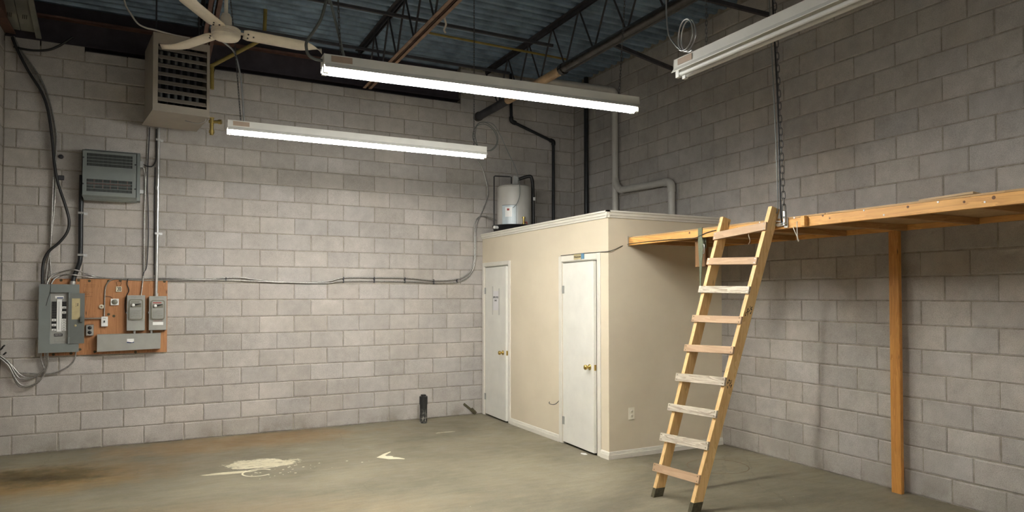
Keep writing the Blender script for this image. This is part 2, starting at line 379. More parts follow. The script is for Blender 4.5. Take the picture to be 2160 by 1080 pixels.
def block_verts(w, h, d=.03, c=.005, jit=None):
    # front at y=0 facing -y, chamfered arrises; jit nibbles the arris corners
    j = jit or [(0, 0)]*4
    x, z = w/2, h/2
    fr = [(-x+c+j[0][0], 0, -z+c+j[0][1]), (x-c-j[1][0], 0, -z+c+j[1][1]), (x-c-j[2][0], 0, z-c-j[2][1]), (-x+c+j[3][0], 0, z-c-j[3][1])]
    md = [(-x, c, -z), (x, c, -z), (x, c, z), (-x, c, z)]; bk = [(-x, d, -z), (x, d, -z), (x, d, z), (-x, d, z)]
    vs = fr+md+bk; fs = [(0, 1, 2, 3)]
    for i in range(4):
        k = (i+1) % 4; fs += [(4+i, 4+k, k, i), (8+i, 8+k, 4+k, 4+i)]
    return vs, fs
_bm = {}
rb = random.Random(3)
def block_mesh(w, h, variant):
    key = (round(w, 3), round(h, 3), variant)
    if key not in _bm:
        jit = [(rb.choice((0, 0, .003, .008)), rb.choice((0, 0, .003, .007))) for _ in range(4)]
        vs, fs = block_verts(w, h, jit=jit); me = bpy.data.meshes.new('block'); me.from_pydata(vs, [], fs); me.materials.append(M['block']); me.update(); _bm[key] = me
    return _bm[key]
J = .010
def wall_blocks(parent, cells, rotz, face, n_parts=300):
    """cells: (u0, u1, z0, z1, size-in-view); the 300 largest in view are parts, the rest one joined part"""
    cells = sorted(cells, key=lambda c: -c[4]); o0 = ORG[parent]; R = Matrix.Rotation(rotz, 3, 'Z'); sv, sf, st = [], [], []
    for i, (u0, u1, z0, z1, _) in enumerate(cells):
        w = u1-u0-J*rb.uniform(.75, 1.25); h = z1-z0-J*rb.uniform(.8, 1.2); ctr = face((u0+u1)/2 + rb.uniform(-.0015, .0015), rb.uniform(-.002, .0015), (z0+z1)/2)
        if i < n_parts:
            w = round(w/.004)*.004; h = round(h/.004)*.004
            o = bpy.data.objects.new('block', block_mesh(w, h, rb.randrange(4))); COL.objects.link(o); o.parent = parent
            o.location = Vector(ctr)-o0; o.rotation_euler = (0, 0, rotz)
        else:
            vs, fs = block_verts(w, h); b = len(sv); sv += [tuple(R @ Vector(v) + Vector(ctr) - o0) for v in vs]; sf += [tuple(b+k for k in f) for f in fs]; st += [rb.random()]*len(vs)
    if sv:
        me = bpy.data.meshes.new('blocks_beyond'); me.from_pydata(sv, [], sf); me.materials.append(M['block_stuff'])
        a = me.attributes.new('tone', 'FLOAT', 'POINT'); a.data.foreach_set('value', st); me.update()
        o = bpy.data.objects.new('blocks_beyond', me); COL.objects.link(o); o.parent = parent; o['kind'] = 'stuff'
def seen(p, n):
    d = Vector(p)-CAM; v = -d.dot(Vector(n))/d.length**3; return v
cells = []
for k in range(1, 25):
    z0 = (k-1)*H; off = 0 if k % 2 else .5
    js = [XL] + [ (i+off)*B for i in range(0, 18) if XL+.03 < (i+off)*B < XR-.03] + [XR]
    for a, b in zip(js, js[1:]):
        tall = (a+b)/2 > 5.1
        if k > 22 and not tall: continue
        z1 = k*H if k < 22 or tall else (4.437 if b < .9 else 4.388)
        hid = (a > X1-.1 and z1 < ZT-.05)
        cells.append((a, b, z0, z1, 0 if hid else seen(((a+b)/2, 0, (z0+z1)/2), (0, -1, 0))*(b-a)))
wall_blocks(wb, cells, 0, lambda u, d, z: (u, d, z))
cells = []
for k in range(1, 25):
    z0 = (k-1)*H; off = 0 if k % 2 else .5; sh = .035 if k == 1 else 0
    js = [0.0] + [N0-(n+off)*B-sh for n in range(-9, 14) if N0-(n+off)*B-sh < -.03]
    for a, b in zip(js, js[1:]):
        hid = (b > YF-.05 and k*H < ZT) or a < -6.9
        cells.append((b, a, z0, k*H, 0 if hid else seen((XR, (a+b)/2, z0+.1), (-1, 0, 0))*(a-b)))
wall_blocks(wr, cells, -PI/2, lambda u, d, z: (XR+d, u, z))
cells = []
for k in range(1, 23):
    off = 0 if k % 2 else .5; js = [0.0] + [-(n+off)*B for n in range(0, 14) if (n+off) > 0]
    for a, b in zip(js, js[1:]): cells.append((b, a, (k-1)*H, k*H, 0))
wall_blocks(wl, cells, PI/2, lambda u, d, z: (XL-d, u, z), 0)

# ceiling: steel deck in sheets
ce = MB().bx(XL-.2, XR+.2, REAR-.2, .2, DECK+.06, DECK+.14).build('ceiling', 'deck', loc=(0, 0, DECK)); struct(ce)
y = .14; dk = None
while y > REAR:
    if dk is None:
        mb = MB(); P = .1524
        for i in range(6):
            a = -i*P; pr = [(a, DECK), (a-.045, DECK), (a-.06, DECK+.038), (a-.135, DECK+.038), (a-P, DECK)]
            for (p, z), (q, z2) in zip(pr, pr[1:]): mb.poly([(XL-.15, p, z), (XL-.15, q, z2), (XR+.15, q, z2), (XR+.15, p, z)])
        d = mb.build('deck_sheet', 'deck', ce); dk = d
        d.location.y = y
    else:
        d = dk.copy(); COL.objects.link(d); d.parent = ce; d.location.y = y
    d.location.z = rb.uniform(-.002, .002)
    y -= 6*.1524

# ------------------------------------------------------------------ booth
mb = MB()
def yz_wall(mb, x0, x1, rects):
    for (ya, yb, za, zb) in rects: mb.bx(x0, x1, ya, yb, za, zb)
D1 = (-.085, -.845, 2.085); D2 = (-2.228, -2.945, 2.06)
yz_wall(mb, X1, X1+.11, [(D1[0], 0, 0, ZT-.02), (D1[1], D1[0], D1[2], ZT-.02), (D2[0], D1[1], 0, ZT-.02), (D2[1], D2[0], D2[2], ZT-.02), (YF, D2[1], 0, ZT-.02)])
bl = mb.build('wall_booth_left', 'booth', loc=(X1, 0, 0)); struct(bl)
bf = MB().bx(X1+.11, XR, YF, YF+.11, 0, ZT-.02).build('wall_booth_front', 'booth', loc=(6.2, YF, 0)); struct(bf)
br = MB().bx(X1, XR, YF, 0, ZT-.02, ZT-.002).build('ceiling_booth', 'trim', loc=(6.2, -1.5, ZT-.02)); struct(br)
def crown(pts_in, axis):
    return pts_in
# crown trim: ogee-like section around the top edge
CP = [(0, 2.472), (.012, 2.474), (.014, 2.492), (.022, 2.5), (.024, 2.522), (.034, 2.53), (.034, 2.547), (0, 2.547)]
t1 = MB().extr([(X1-d, 0, z) for d, z in CP], (0, YF-.034, 0)).build('trim_1', 'trim', loc=(X1, 0, 2.47)); struct(t1)
t2 = MB().extr([(X1-.034, YF-d, z) for d, z in CP], (XR-X1+.034-.002, 0, 0)).build('trim_2', 'trim', loc=(X1, YF, 2.47)); struct(t2)
BP = [(0, 0), (.016, 0), (.016, .045), (.012, .048), (.012, .058), (.009, .061), (.009, .070), (.004, .076), (0, .078)]
def base(name, a, b, horiz):
    if horiz: m = MB().extr([(a, YF-d, z) for d, z in BP], (b-a, 0, 0))
    else: m = MB().extr([(X1-d, a, z) for d, z in BP], (0, b-a, 0))
    return struct(m.build(name, 'trim'))
base('baseboard_booth_left', -.905, -2.16, False); base('baseboard_booth_corner', -3.01, YF-.016, False); base('baseboard_booth_front', X1, XR-.004, True)
def door(n, d, cas_l, cas_r, cas_t, ang, knob_y, latch):
    y0, y1, zt = d
    root = MB().bx(X1+.07, X1+.105, y0, y0-.012, 0, zt).bx(X1+.07, X1+.105, y1+.012, y1, 0, zt).build('door_%d' % n, 'trim', loc=(X1, (y0+y1)/2, 0)); struct(root)
    # jamb lining
    MB().bx(X1, X1+.11, y0-.012, y0, 0, zt).bx(X1, X1+.11, y1, y1+.012, 0, zt).bx(X1, X1+.11, y1, y0, zt-.012, zt).build('jamb', 'trim', root)
    for nm, r in (('casing', (cas_l, y0+.004, 0, cas_t)), ('casing', (y1-.004, cas_r, 0, cas_t)), ('casing', (y0+.004, y1-.004, zt-.004, cas_t))):
        ya, yb, za, zb = r; ya, yb = min(ya, yb), max(ya, yb)
        MB().bx(X1-.014, X1, ya, yb, za, zb, .004).build(nm, 'trim', root)
    # leaf, swung a few degrees out on its hinges
    R = Matrix.Rotation(ang, 3, 'Z'); hp = Vector((X1-.002, y0-.016, 0)); wd = (y0-.016)-(y1+.018)
    def L(mb, x0, x1, ya, yb, za, zb, bev=0): mb.bx(x0, x1, ya, yb, za, zb, bev, R, hp); return mb
    lf = L(MB(), hp.x, hp.x+.036, hp.y-wd, hp.y, .022, zt-.022, .0015).build('door_leaf', 'door', root)
    f = lambda x, y, z: R @ (Vector((x, y, z))-hp) + hp
    ax = R @ Vector((-1, 0, 0))
    kb = MB(); o = f(hp.x, knob_y, .915)
    kb.slathe([(.0, 0), (.032, 0), (.032, .004), (.026, .010), (.012, .014), (.011, .026), (.017, .032), (.026, .042), (.028, .052), (.024, .063), (.012, .069), (0, .070)], o, ax, 20)
    kb.build('knob', 'brass', lf)
    L(MB(), hp.x+.006, hp.x+.030, hp.y-wd-.002, hp.y-wd+.001, .885, .945).build('latch_plate', 'brass', lf)
    for z in (.26, 1.74):
        h = MB(); h.cyl(f(hp.x-.006, hp.y+.002, z-.045), f(hp.x-.006, hp.y+.002, z+.045), .0065, 10); L(h, hp.x-.004, hp.x+.001, hp.y-.03, hp.y, z-.044, z+.044); h.build('hinge', 'grey_lt', root)
    return root, lf, f, R, hp
d1, leaf1, f1, R1, h1 = door(1, D1, -.018, -.905, 2.135, -math.radians(2.6), -.735, None)
d2, leaf2, f2, R2, h2 = door(2, D2, -2.16, -3.01, 2.122, -math.radians(3.0), -2.845, None)
# paper notice with two tape strips on the left door
pn = f1(h1.x, -.49, 1.60)
t = thing('paper_notice', 'white paper notice taped to the left white door with two long tape strips', 'notice', pn)
def onleaf(mb, f, hp, off, th, y0, y1, z0, z1):
    a = [f(hp.x-off, y0, z0), f(hp.x-off, y1, z0), f(hp.x-off, y1, z1), f(hp.x-off, y0, z1)]
    n = (f(hp.x-1, 0, 0)-f(hp.x, 0, 0)); mb.extr(a, n*th); return mb
onleaf(MB(), f1, h1, .0005, .0008, -.39, -.585, 1.475, 1.735).build('sheet', 'paper', t)
onleaf(MB(), f1, h1, .0014, .0006, -.36, -.395, 1.41, 1.80).build('tape_strip', 'tape', t); onleaf(MB(), f1, h1, .0014, .0006, -.58, -.625, 1.41, 1.77).build('tape_strip', 'tape', t)
xd = (f1(h1.x, -1, 0)-f1(h1.x, 0, 0))
text('lettering', 'EMPLOYEES', .036, 'ink', t, f1(h1.x-.0016, -.488, 1.648), xd, (0, 0, 1)); text('lettering', 'ONLY', .034, 'ink', t, f1(h1.x-.0016, -.488, 1.605), xd, (0, 0, 1))
# washroom plaque and blue tape over the right door
t = thing('door_sign', 'small gold washroom plaque with blue tape end over the right door', 'sign', (X1-.014, -2.6, 2.075))
MB().bx(X1-.019, X1-.0145, -2.655, -2.505, 2.068, 2.128).build('plaque', 'oldpaper', t)
MB().bx(X1-.0196, X1-.0145, -2.712, -2.655, 2.070, 2.130).build('tape_end', 'blue_tape', t)
text('lettering', 'Washroom', .031, 'ink', t, (X1-.019, -2.58, 2.096), (0, -1, 0), (0, 0, 1))
# outlet on the booth front
t = thing('wall_outlet', 'ivory duplex wall outlet low on the cream booth wall', 'outlet', (5.699, YF, .447))
MB().bx(5.661, 5.737, YF-.006, YF-.0005, .385, .51, .002).build('cover_plate', 'plate_cream', t)
for z in (.425, .47): 
    rc = MB(); rc.slathe([(0, .0085), (.0165, .0085), (.0165, .005)], (5.699, YF, z), (0, -1, 0), 14); r_ = rc.build('receptacle', 'plate_cream', t)
    MB().bx(5.691, 5.694, YF-.0095, YF-.008, z-.004, z+.006).bx(5.704, 5.707, YF-.0095, YF-.008, z-.004, z+.006).build('slots', 'ink', r_)
# bent wire stub beside door 2 and flakes on the floor
tag(MB().tube([(X1-.004, -1.93, .425), (X1-.03, -1.97, .412), (X1-.035, -2.06, .412), (X1-.02, -2.11, .428), (X1-.004, -2.155, .47)], .004, 6, 4).build('wire_stub', 'black'), 'bent dark wire stub poking out beside the right booth door', 'wire')
# thin black wire from the door head along the loft beam
tag(MB().tube([(X1-.004, -2.2, 2.128), (X1-.006, -2.6, 2.131), (X1-.006, -3.0, 2.126), (X1-.008, YF-.008, 2.124), (5.5, YF-.01, 2.15), (5.58, YF-.008, 2.183), (5.664, YF-.012, 2.208), (5.664, -3.7, 2.209), (5.664, -4.1, 2.198), (5.664, -4.2, 2.20), (5.664, -4.33, 2.232), (5.664, -4.45, 2.245)], .0035, 6, 4).build('thin_wire', 'black'), 'thin black wire sagging from the right door head to the loft beam', 'wire')

# ------------------------------------------------------------------ steel roof frame
t = thing('steel_beam', 'dark steel beam lying along the top of the far block wall', 'beam', (3.4, .08, 4.44))
MB().bx(XL, 5.08, .07, .085, 4.452, 4.70).build('web', 'steel_dark', t); MB().bx(XL, 5.08, .02, .14, 4.437, 4.452).build('bottom_flange', 'steel_dark', t); MB().bx(XL, 5.08, -.02, .14, 4.70, 4.722).build('top_flange', 'steel_red', t)
t = thing('steel_beam', 'rust brown steel beam along the top of the left wall', 'beam', (-.06, -3, 4.46))
MB().bx(-.07, -.055, -7, -.02, 4.47, 4.70).build('web', 'steel_red', t); MB().bx(-.105, -.01, -7, -.02, 4.455, 4.47).build('bottom_flange', 'steel_red', t); MB().bx(-.105, .0, -7, -.02, 4.70, 4.715).build('top_flange', 'steel_red', t)
def joist(x, mat, label, y0=.02, zb=4.30):
    t = thing('roof_joist', label, 'joist', (x, -3.5, zb))
    for nm, z, ye in (('top_chord', DECK-.05, .04), ('bottom_chord', zb, -.35)):
        m = MB()
        for s in (-1, 1):   # double angles with a gap
            m.bx(x+s*.012, x+s*.055, -9, ye, z, z+.006) if nm == 'bottom_chord' else m.bx(x+s*.012, x+s*.055, -9, ye, z+.044, z+.05)
            m.bx(x+s*.012, x+s*.018, -9, ye, z, z+.05)
        m.build(nm, mat if nm == 'bottom_chord' else 'joist', t)
    pts = []; yy = -.4; upz = False
    while yy > -8.8: pts.append((x, yy, DECK-.02 if upz else zb+.02)); yy -= .30; upz = not upz
    MB().cyl((x, .02, DECK-.02), pts[0], .011, 6).build('web_bar', 'joist', t)
    for a, b in zip(pts, pts[1:]): MB().cyl(a, b, .011, 6).build('web_bar', 'joist', t)
    return t
joist(1.79, 'steel_red', 'open web steel roof joist carrying the ceiling fan', zb=4.35)
joist(3.66, 'joist_brown', 'open web roof joist with brown bottom chord above the lit lights')
joist(5.48, 'joist', 'dark open web roof joist just above the big black pipe')
for (a, b, lb) in (((5.52, -3.0, 4.34), (XR-.003, -2.53, 4.355), 'dark bracing bar running from joist to right wall, beyond the unlit light'), ((5.52, -3.87, 4.58), (XR-.003, -3.87, 4.59), 'dark bracing bar meeting the right wall beside the hanging chain')):
    m = MB(); m.bar(a, b, .035, .006, (0, 1, 0)); m.bar((a[0], a[1]-.015, a[2]+.02), (b[0], b[1]-.015, b[2]+.02), .006, .035, (0, 1, 0)); tag(m.build('bracing_bar', 'joist'), lb, 'brace')
for yb_, lb in ((-2.0, 'dark bridging rod between the roof joists, nearer the fan'), (-.85, 'dark bridging rod between the roof joists, nearer the far wall')):
    tag(MB().bar((1.84, yb_, 4.62), (5.43, yb_, 4.62), .03, .03).build('bridging_rod', 'joist'), lb, 'brace')
# insulation boards and pale post in the dark top corner
for i, (xa, xb) in enumerate(((-.10, .03), (.036, .155))):
    t = thing('insulation_board', ('dim insulation board with black marks in the top left corner, nearer the left wall', 'dim insulation board with black marks in the top left corner, beside the pale batten')[i], 'board', ((xa+xb)/2, -.3, 4.5))
    m = MB(); m.extr([(xa, -.03, 4.50), (xb, -.03, 4.50), (xb, -.75, 4.82), (xa, -.75, 4.82)], (0, .006, .014)); m.build('panel', 'insul_board', t)
    m = MB(); xm = (xa+xb)/2
    for dx in (-.016, 0, .016): m.bar((xm+dx-.006, -.20, 4.573), (xm+dx+.004, -.255, 4.598), .008, .002, (1, 0, 0))
    m.build('black_mark', 'ink', t)
tag(MB().extr([(.165, -.01, 4.445), (.215, -.01, 4.445), (.20, -.75, 4.80), (.15, -.75, 4.80)], (0, .01, .02)).build('batten', 'insul_board'), 'pale batten beside the insulation boards in the top left corner', 'batten')
# gas lines
t = thing('gas_pipe', 'yellow gas pipe dropping from the roof to the wall heater, with brass valve', 'pipe', (1.83, -.8, 3.45))
m = MB(); m.tube([(2.385, -.8, DECK), (2.375, -.8, 4.60), (2.36, -.8, 4.56), (1.86, -.8, 4.19), (1.845, -.8, 4.16), (1.845, -.8, 3.92)], .021, 10, 3); m.build('pipe', 'yellow', t)
m = MB(); m.cyl((1.845, -.8, 3.60), (1.845, -.8, 3.42), .020, 10); m.cyl((1.845, -.8, 3.58), (1.845, -.8, 3.55), .03, 8); m.cyl((1.845, -.8, 3.47), (1.845, -.8, 3.44), .028, 8); m.cyl((1.845, -.8, 3.565), (1.92, -.83, 3.565), .018, 8); m.cyl((1.91, -.826, 3.565), (1.94, -.838, 3.565), .026, 8); m.bx(1.82, 1.87, -.812, -.788, 3.60, 3.612); m.build('gas_valve', 'brass_dull', t)
tag(MB().cyl((3.98, -1.75, 4.6), (5.8, -1.72, 4.6), .014, 8).build('gas_pipe', 'yellow'), 'thin yellow gas line crossing under the roof deck between joists', 'pipe')
# ------------------------------------------------------------------ big pipe, vents, water lines
t = thing('main_pipe', 'large dark pipe running under the roof to the far wall, tan sleeve midway', 'pipe', (5.33, -3, 4.21))
MB().cyl((5.33, -8.5, 4.215), (5.33, -2.42, 4.215), .056, 20).build('pipe', 'pipe_steel', t)
MB().cyl((5.33, -2.42, 4.21), (5.33, -1.0, 4.21), .052, 20).build('sleeve', 'pipe_tan', t, label='tan painted pipe section')
MB().cyl((5.33, -1.0, 4.21), (5.33, -.01, 4.21), .055, 20).build('pipe', 'joist', t)
for yy in (-2.40, -.06): MB().cyl((5.33, yy-.03, 4.212), (5.33, yy+.03, 4.212), .064, 20).build('coupling', 'pipe_steel', t)
m = MB()
t = thing('vent_pipe', 'grey plastic vent pipe down the right wall with an offset branch behind the booth', 'pipe', (6.89, -1.18, ZT))
def pipe(pts, r, mat, nm, par, n=14, sub=0): return MB().tube(pts, r, n, sub).build(nm, mat, par)
pipe([(6.89, -1.18, ZT), (6.89, -1.18, 4.42)], .044, 'pvc', 'main_stack', t)
pipe([(6.89, -1.18, 4.40), (6.888, -1.18, 4.46), (6.86, -1.17, 4.50), (6.80, -1.15, 4.52)], .05, 'pvc', 'elbow', t, 14, 3)
pipe([(6.82, -1.155, 4.515), (5.95, -.85, 4.60)], .044, 'pvc', 'top_run', t)
pipe([(6.89, -1.18, 3.27), (6.885, -1.22, 3.19), (6.885, -1.30, 3.12), (6.885, -1.36, 3.105)], .05, 'pvc', 'wye', t, 14, 3)
pipe([(6.885, -1.34, 3.107), (6.885, -2.27, 3.075)], .044, 'pvc', 'branch', t)
pipe([(6.885, -2.24, 3.076), (6.885, -2.32, 3.068), (6.885, -2.37, 3.03), (6.885, -2.38, 2.94)], .051, 'pvc', 'elbow', t, 14, 3)
pipe([(6.885, -2.38, 2.97), (6.885, -2.38, ZT)], .044, 'pvc', 'drop', t)
t = thing('water_pipe', 'straight black vertical pipe in the far corner behind the booth', 'pipe', (6.905, -.424, ZT))
pipe([(6.905, -.424, ZT), (6.905, -.424, DECK)], .033, 'pipe_black', 'pipe', t)
t = thing('drain_pipe', 'thin black pipe on the far wall with a sloping offset', 'pipe', (6.55, -.06, ZT))
pipe([(6.55, -.06, ZT), (6.555, -.06, 3.95)], .022, 'pipe_black', 'lower_pipe', t); pipe([(6.54, -.06, 3.985), (5.87, -.06, 4.20)], .022, 'pipe_black', 'offset_pipe', t); pipe([(5.85, -.06, 4.235), (5.84, -.06, DECK)], .022, 'pipe_black', 'upper_pipe', t)
pipe([(6.555, -.06, 3.93), (6.556, -.06, 3.97), (6.545, -.06, 3.985), (6.50, -.06, 3.998)], .032, 'pipe_black', 'elbow', t, 12, 3); pipe([(5.92, -.06, 4.186), (5.875, -.06, 4.20), (5.852, -.06, 4.22), (5.848, -.06, 4.27)], .032, 'pipe_black', 'elbow', t, 12, 3)
# ------------------------------------------------------------------ water heater on the booth roof
wx, wy = 5.70, -.45
t = thing('drain_pan', 'shallow black drain pan under the water heater', 'pan', (wx, wy, ZT))
MB().slathe([(0, .024), (.288, .024), (.300, .086), (.306, .086), (.306, .092), (.296, .092), (.282, .0), (0, .0)], (wx, wy, ZT), (0, 0, 1), 36).build('pan', 'black', t)
MB().cyl((wx-.27, wy-.06, ZT+.055), (wx-.345, wy-.08, ZT+.055), .021, 12).build('drain_plug', 'white', t, label='white plastic drain fitting')
t = thing('water_heater', 'short grey white water heater tank on the booth roof', 'water heater', (wx, wy, ZT+.026)); wz = ZT+.026
MB().lathe([(0, 0), (.232, 0), (.235, .01), (.235, .585), (.228, .605)], (wx, wy, wz), n=40).slathe([(.228, .605), (.20, .624), (.12, .634), (0, .636)], (wx, wy, wz), n=40).build('tank', 'tank', t)
cdv = Vector((CAM.x-wx, CAM.y-wy, 0)).normalized(); th = math.atan2(cdv.y, cdv.x)
def ontank(mb, a0, a1, z0, z1, r0, r1, n=8, rz=0):
    A = []
    for i in range(n+1):
        a = a0+(a1-a0)*i/n; A.append((math.cos(a), math.sin(a)))
    ins = [(wx+c*r0, wy+s*r0) for c, s in A]; out = [(wx+c*r1, wy+s*r1) for c, s in A]
    mb.extr([(*p, z0) for p in out] + [(*p, z0) for p in ins[::-1]], (0, 0, z1-z0)); return mb
a_c = th-.30
ontank(MB(), a_c-.43, a_c+.43, wz+.04, wz+.335, .234, .246).build('cover_frame', 'grey_box', t)
ontank(MB(), a_c-.39, a_c+.40, wz+.055, wz+.325, .245, .256).build('access_cover', 'tank_cover', t)
o = ontank(MB(), a_c-.20, a_c+.18, wz+.17, wz+.30, .256, .2575).build('warning_label', 'white', t); ontank(MB(), a_c-.09, a_c+.04, wz+.255, wz+.282, .2575, .2582).build('printed_mark', 'red', o)
ontank(MB(), th+.02, th+.22, wz+.02, wz+.32, .2345, .237).build('tape_strip', 'duct_tape', t)
va = th+.52; vx, vy = wx+math.cos(va)*.26, wy+math.sin(va)*.26
m = MB(); m.cyl((vx, vy, wz+.04), (vx, vy, wz+.15), .014, 10); m.cyl((vx, vy, wz+.15), (vx, vy, wz+.17), .022, 10); m.cyl((wx+math.cos(va)*.23, wy+math.sin(va)*.23, wz+.08), (vx, vy, wz+.08), .012, 8); m.build('drain_valve', 'brass_dull', t)
m = MB(); m.tube([(vx+.03, vy, wz+.03), (vx+.05, vy, wz+.07), (vx+.045, vy, wz+.10), (vx+.02, vy, wz+.10)], .006, 6, 3); m.build('valve_handle', 'red', t)
m = MB(); m.tube([(wx+.02, wy+.03, wz+.63), (wx+.03, wy+.03, wz+.70), (wx+.10, wy, wz+.735), (wx+.21, wy-.05, wz+.77), (wx+.245, wy-.06, wz+.74), (wx+.262, wy-.06, wz+.62), (wx+.268, wy-.06, wz+.2), (wx+.27, wy-.06, wz+.0)], .024, 10, 4); m.build('insulated_line', 'black', t)
m = MB(); m.tube([(wx-.02, wy+.05, wz+.63), (wx-.02, wy+.05, wz+.755), (wx-.05, wy+.06, wz+.76), (wx-.25, wy+.10, wz+.76), (wx-.262, wy+.10, wz+.75), (wx-.262, wy+.10, wz)], .009, 8); m.build('thin_line', 'black', t)
m = MB(); m.bx(wx-.025, wx+.045, wy-.03, wy+.0, wz+.63, wz+.76, .004, Matrix.Rotation(.12, 3, 'Y')); m.build('nameplate_fin', 'duct_tape', t)
MB().bx(wx+.255, wx+.285, wy-.09, wy-.03, wz+.43, wz+.475).build('pipe_tag', 'white', t)

# ------------------------------------------------------------------ strip lights
def strip_light(label, ends, along, lit, sticker=True):
    a, b = Vector(ends[0]), Vector(ends[1]); d = (b-a).normalized(); side = Vector((0, 0, 1)).cross(d).normalized(); upv = d.cross(side)
    t = thing('strip_light', label, 'light', (a+b)/2, 'hanging strip lights')
    # channel section in (side, up): top tray with folded lips and a shallow reflector under it
    prof = [(-.052, 0), (.052, 0), (.054, -.056), (.074, -.084), (.073, -.087), (.046, -.062), (.016, -.066), (-.016, -.066), (-.046, -.062), (-.073, -.087), (-.074, -.084), (-.054, -.056)]
    MB().extr([a+side*p+upv*q for p, q in prof], b-a).build('channel', 'white_enamel', t)
    Ln = (b-a).length
    for s in (-1, 1):
        MB().cyl(a+d*.035+side*s*.027+upv*-.096, a+d*(Ln-.035)+side*s*.027+upv*-.096, .0135, 16).build('tube', 'tube_on' if lit else 'tube_off', t)
        for e in (.012, Ln-.012):
            c = a+d*e+side*s*.027; m = MB(); m.bar(c+upv*-.058, c+upv*-.113, .022, .03, side); m.build('lamp_holder', 'white', t)
    for e0 in (-.003, Ln): 
        m = MB(); c = a+d*e0; m.extr([c+side*p+upv*q for p, q in ((-.053, .001), (.053, .001), (.056, -.058), (-.056, -.058))], d*.003); m.build('end_plate', 'white_enamel', t)
    if sticker:
        for s in (-1, 1):
            c = a+d*.10+side*s*.0562; m = MB(); m.extr([c+d*p+upv*q for p, q in ((-.06, -.008), (.07, -.008), (.07, -.046), (-.06, -.046))], side*s*.0012); m.build('sticker', 'tan_label', t)
    return t
strip_light('lit twin tube strip light hanging nearest, centre of the ceiling', ((2.247, -4.65, 3.169), (4.645, -4.65, 3.221)), 'x', True)
strip_light('lit twin tube strip light hanging nearer the far wall, left of the booth', ((1.863, -2.6, 3.175), (4.276, -2.6, 3.184)), 'x', True)
strip_light('lit twin tube strip light hanging behind the viewpoint', ((2.2, -10.4, 3.21), (4.65, -10.4, 3.21)), 'x', True)
strip_light('unlit twin tube strip light near the right wall', ((4.29, -5.61, 3.172), (4.29, -8.06, 3.172)), 'y', False)
def chain_thing(segs, label, group=None):
    m = MB()
    for a, b in segs: m.chain(a, b)
    return tag(m.build('hanging_chain', 'chain'), label, 'chain', group)
chain_thing((((2.27, -4.65, DECK), (2.316, -4.65, 3.99)), ((2.316, -4.65, 3.99), (2.357, -4.65, 3.175))), 'thin chain up from the left end of the nearest lit light, beside the twisted cord')
chain_thing((((4.62, -4.65, DECK), (4.494, -4.65, 3.222)),), 'thin chain holding the right end of the nearest lit light')
chain_thing((((1.81, -2.6, DECK), (1.914, -2.6, 3.88)), ((1.914, -2.6, 3.88), (1.969, -2.6, 3.178))), 'thin chain holding the left end of the far lit light')
chain_thing((((4.16, -2.6, DECK), (4.16, -2.6, 3.186)),), 'thin chain holding the right end of the far lit light')
chain_thing((((4.29, -5.85, DECK), (4.29, -5.85, 3.172)), ((4.29, -7.8, DECK), (4.29, -7.8, 3.172))), 'thin chains holding the unlit strip light')
def cable(pts, r, label, mat='bx', name='cable', sub=5, n=7, group=None, cat='cable'):
    return tag(MB().tube(pts, r, n, sub).build(name, mat), label, cat, group)
cable([(2.33, -4.68, DECK), (2.32, -4.68, 4.2), (2.297, -4.68, 3.708), (2.286, -4.68, 3.6), (2.263, -4.68, 3.521), (2.232, -4.67, 3.395), (2.19, -4.66, 3.313), (2.15, -4.66, 3.244), (2.145, -4.66, 3.202), (2.159, -4.655, 3.161), (2.196, -4.65, 3.143), (2.245, -4.65, 3.139)], .0095, 'dark flexible cable looping into the left end of the nearest light', 'grey_dk')
cable([(2.25, -4.61, DECK), (2.29, -4.61, 3.654), (2.302, -4.61, 3.536), (2.342, -4.61, 3.378), (2.387, -4.63, 3.175)], .0085, 'grey twisted cord up from the left end of the nearest light', 'grey_box')
cable([(1.80, -2.58, 3.87), (1.851, -2.58, 3.84), (1.911, -2.58, 3.785), (1.95, -2.58, 3.659), (1.974, -2.58, 3.497), (1.996, -2.59, 3.18)], .008, 'bare grey cable feeding the left end of the far lit light', 'galv')
# coil above the far light's right end
def coil(c, ra, rb_, turns, u, v, w, start=0):
    P = []; n = int(turns*14); c, u, v, w = Vector(c), Vector(u), Vector(v), Vector(w)
    for i in range(n+1):
        a = start + 2*PI*turns*i/n; P.append(c + u*ra*math.cos(a)*(1-.03*math.sin(3*a)) + v*rb_*math.sin(a) + w*(i/n-.5)*.05)
    return P
cable([(4.215, -2.58, 3.18), (4.20, -2.54, 3.30), (4.228, -2.52, 3.427), (4.315, -2.5, 3.472), (4.402, -2.5, 3.438), (4.468, -2.5, 3.36), (4.466, -2.5, 3.254), (4.392, -2.5, 3.182), (4.31, -2.5, 3.19), (4.225, -2.49, 3.24), (4.196, -2.48, 3.32), (4.236, -2.47, 3.42), (4.325, -2.47, 3.46), (4.41, -2.48, 3.425), (4.46, -2.49, 3.35), (4.455, -2.51, 3.262), (4.388, -2.54, 3.19), (4.30, -2.58, 3.15), (4.275, -2.6, 3.15)], .0042, 'loose coil of grey cable above the far light right end', 'grey_dk', 'cable_coil', 4)
cable([(4.30, -5.467, DECK), (4.30, -5.46, 3.9), (4.30, -5.467, 3.46), (4.30, -5.53, 3.32), (4.30, -5.62, 3.235)] + coil((4.30, -5.66, 3.325), .075, .10, 2.1, (0, -1, 0), (0, 0, 1), (1, 0, 0), -2.2) + [(4.29, -5.72, 3.21), (4.29, -5.75, 3.172)], .0048, 'loose coil of pale cable above the unlit strip light end', 'galv', 'cable_coil', 3)
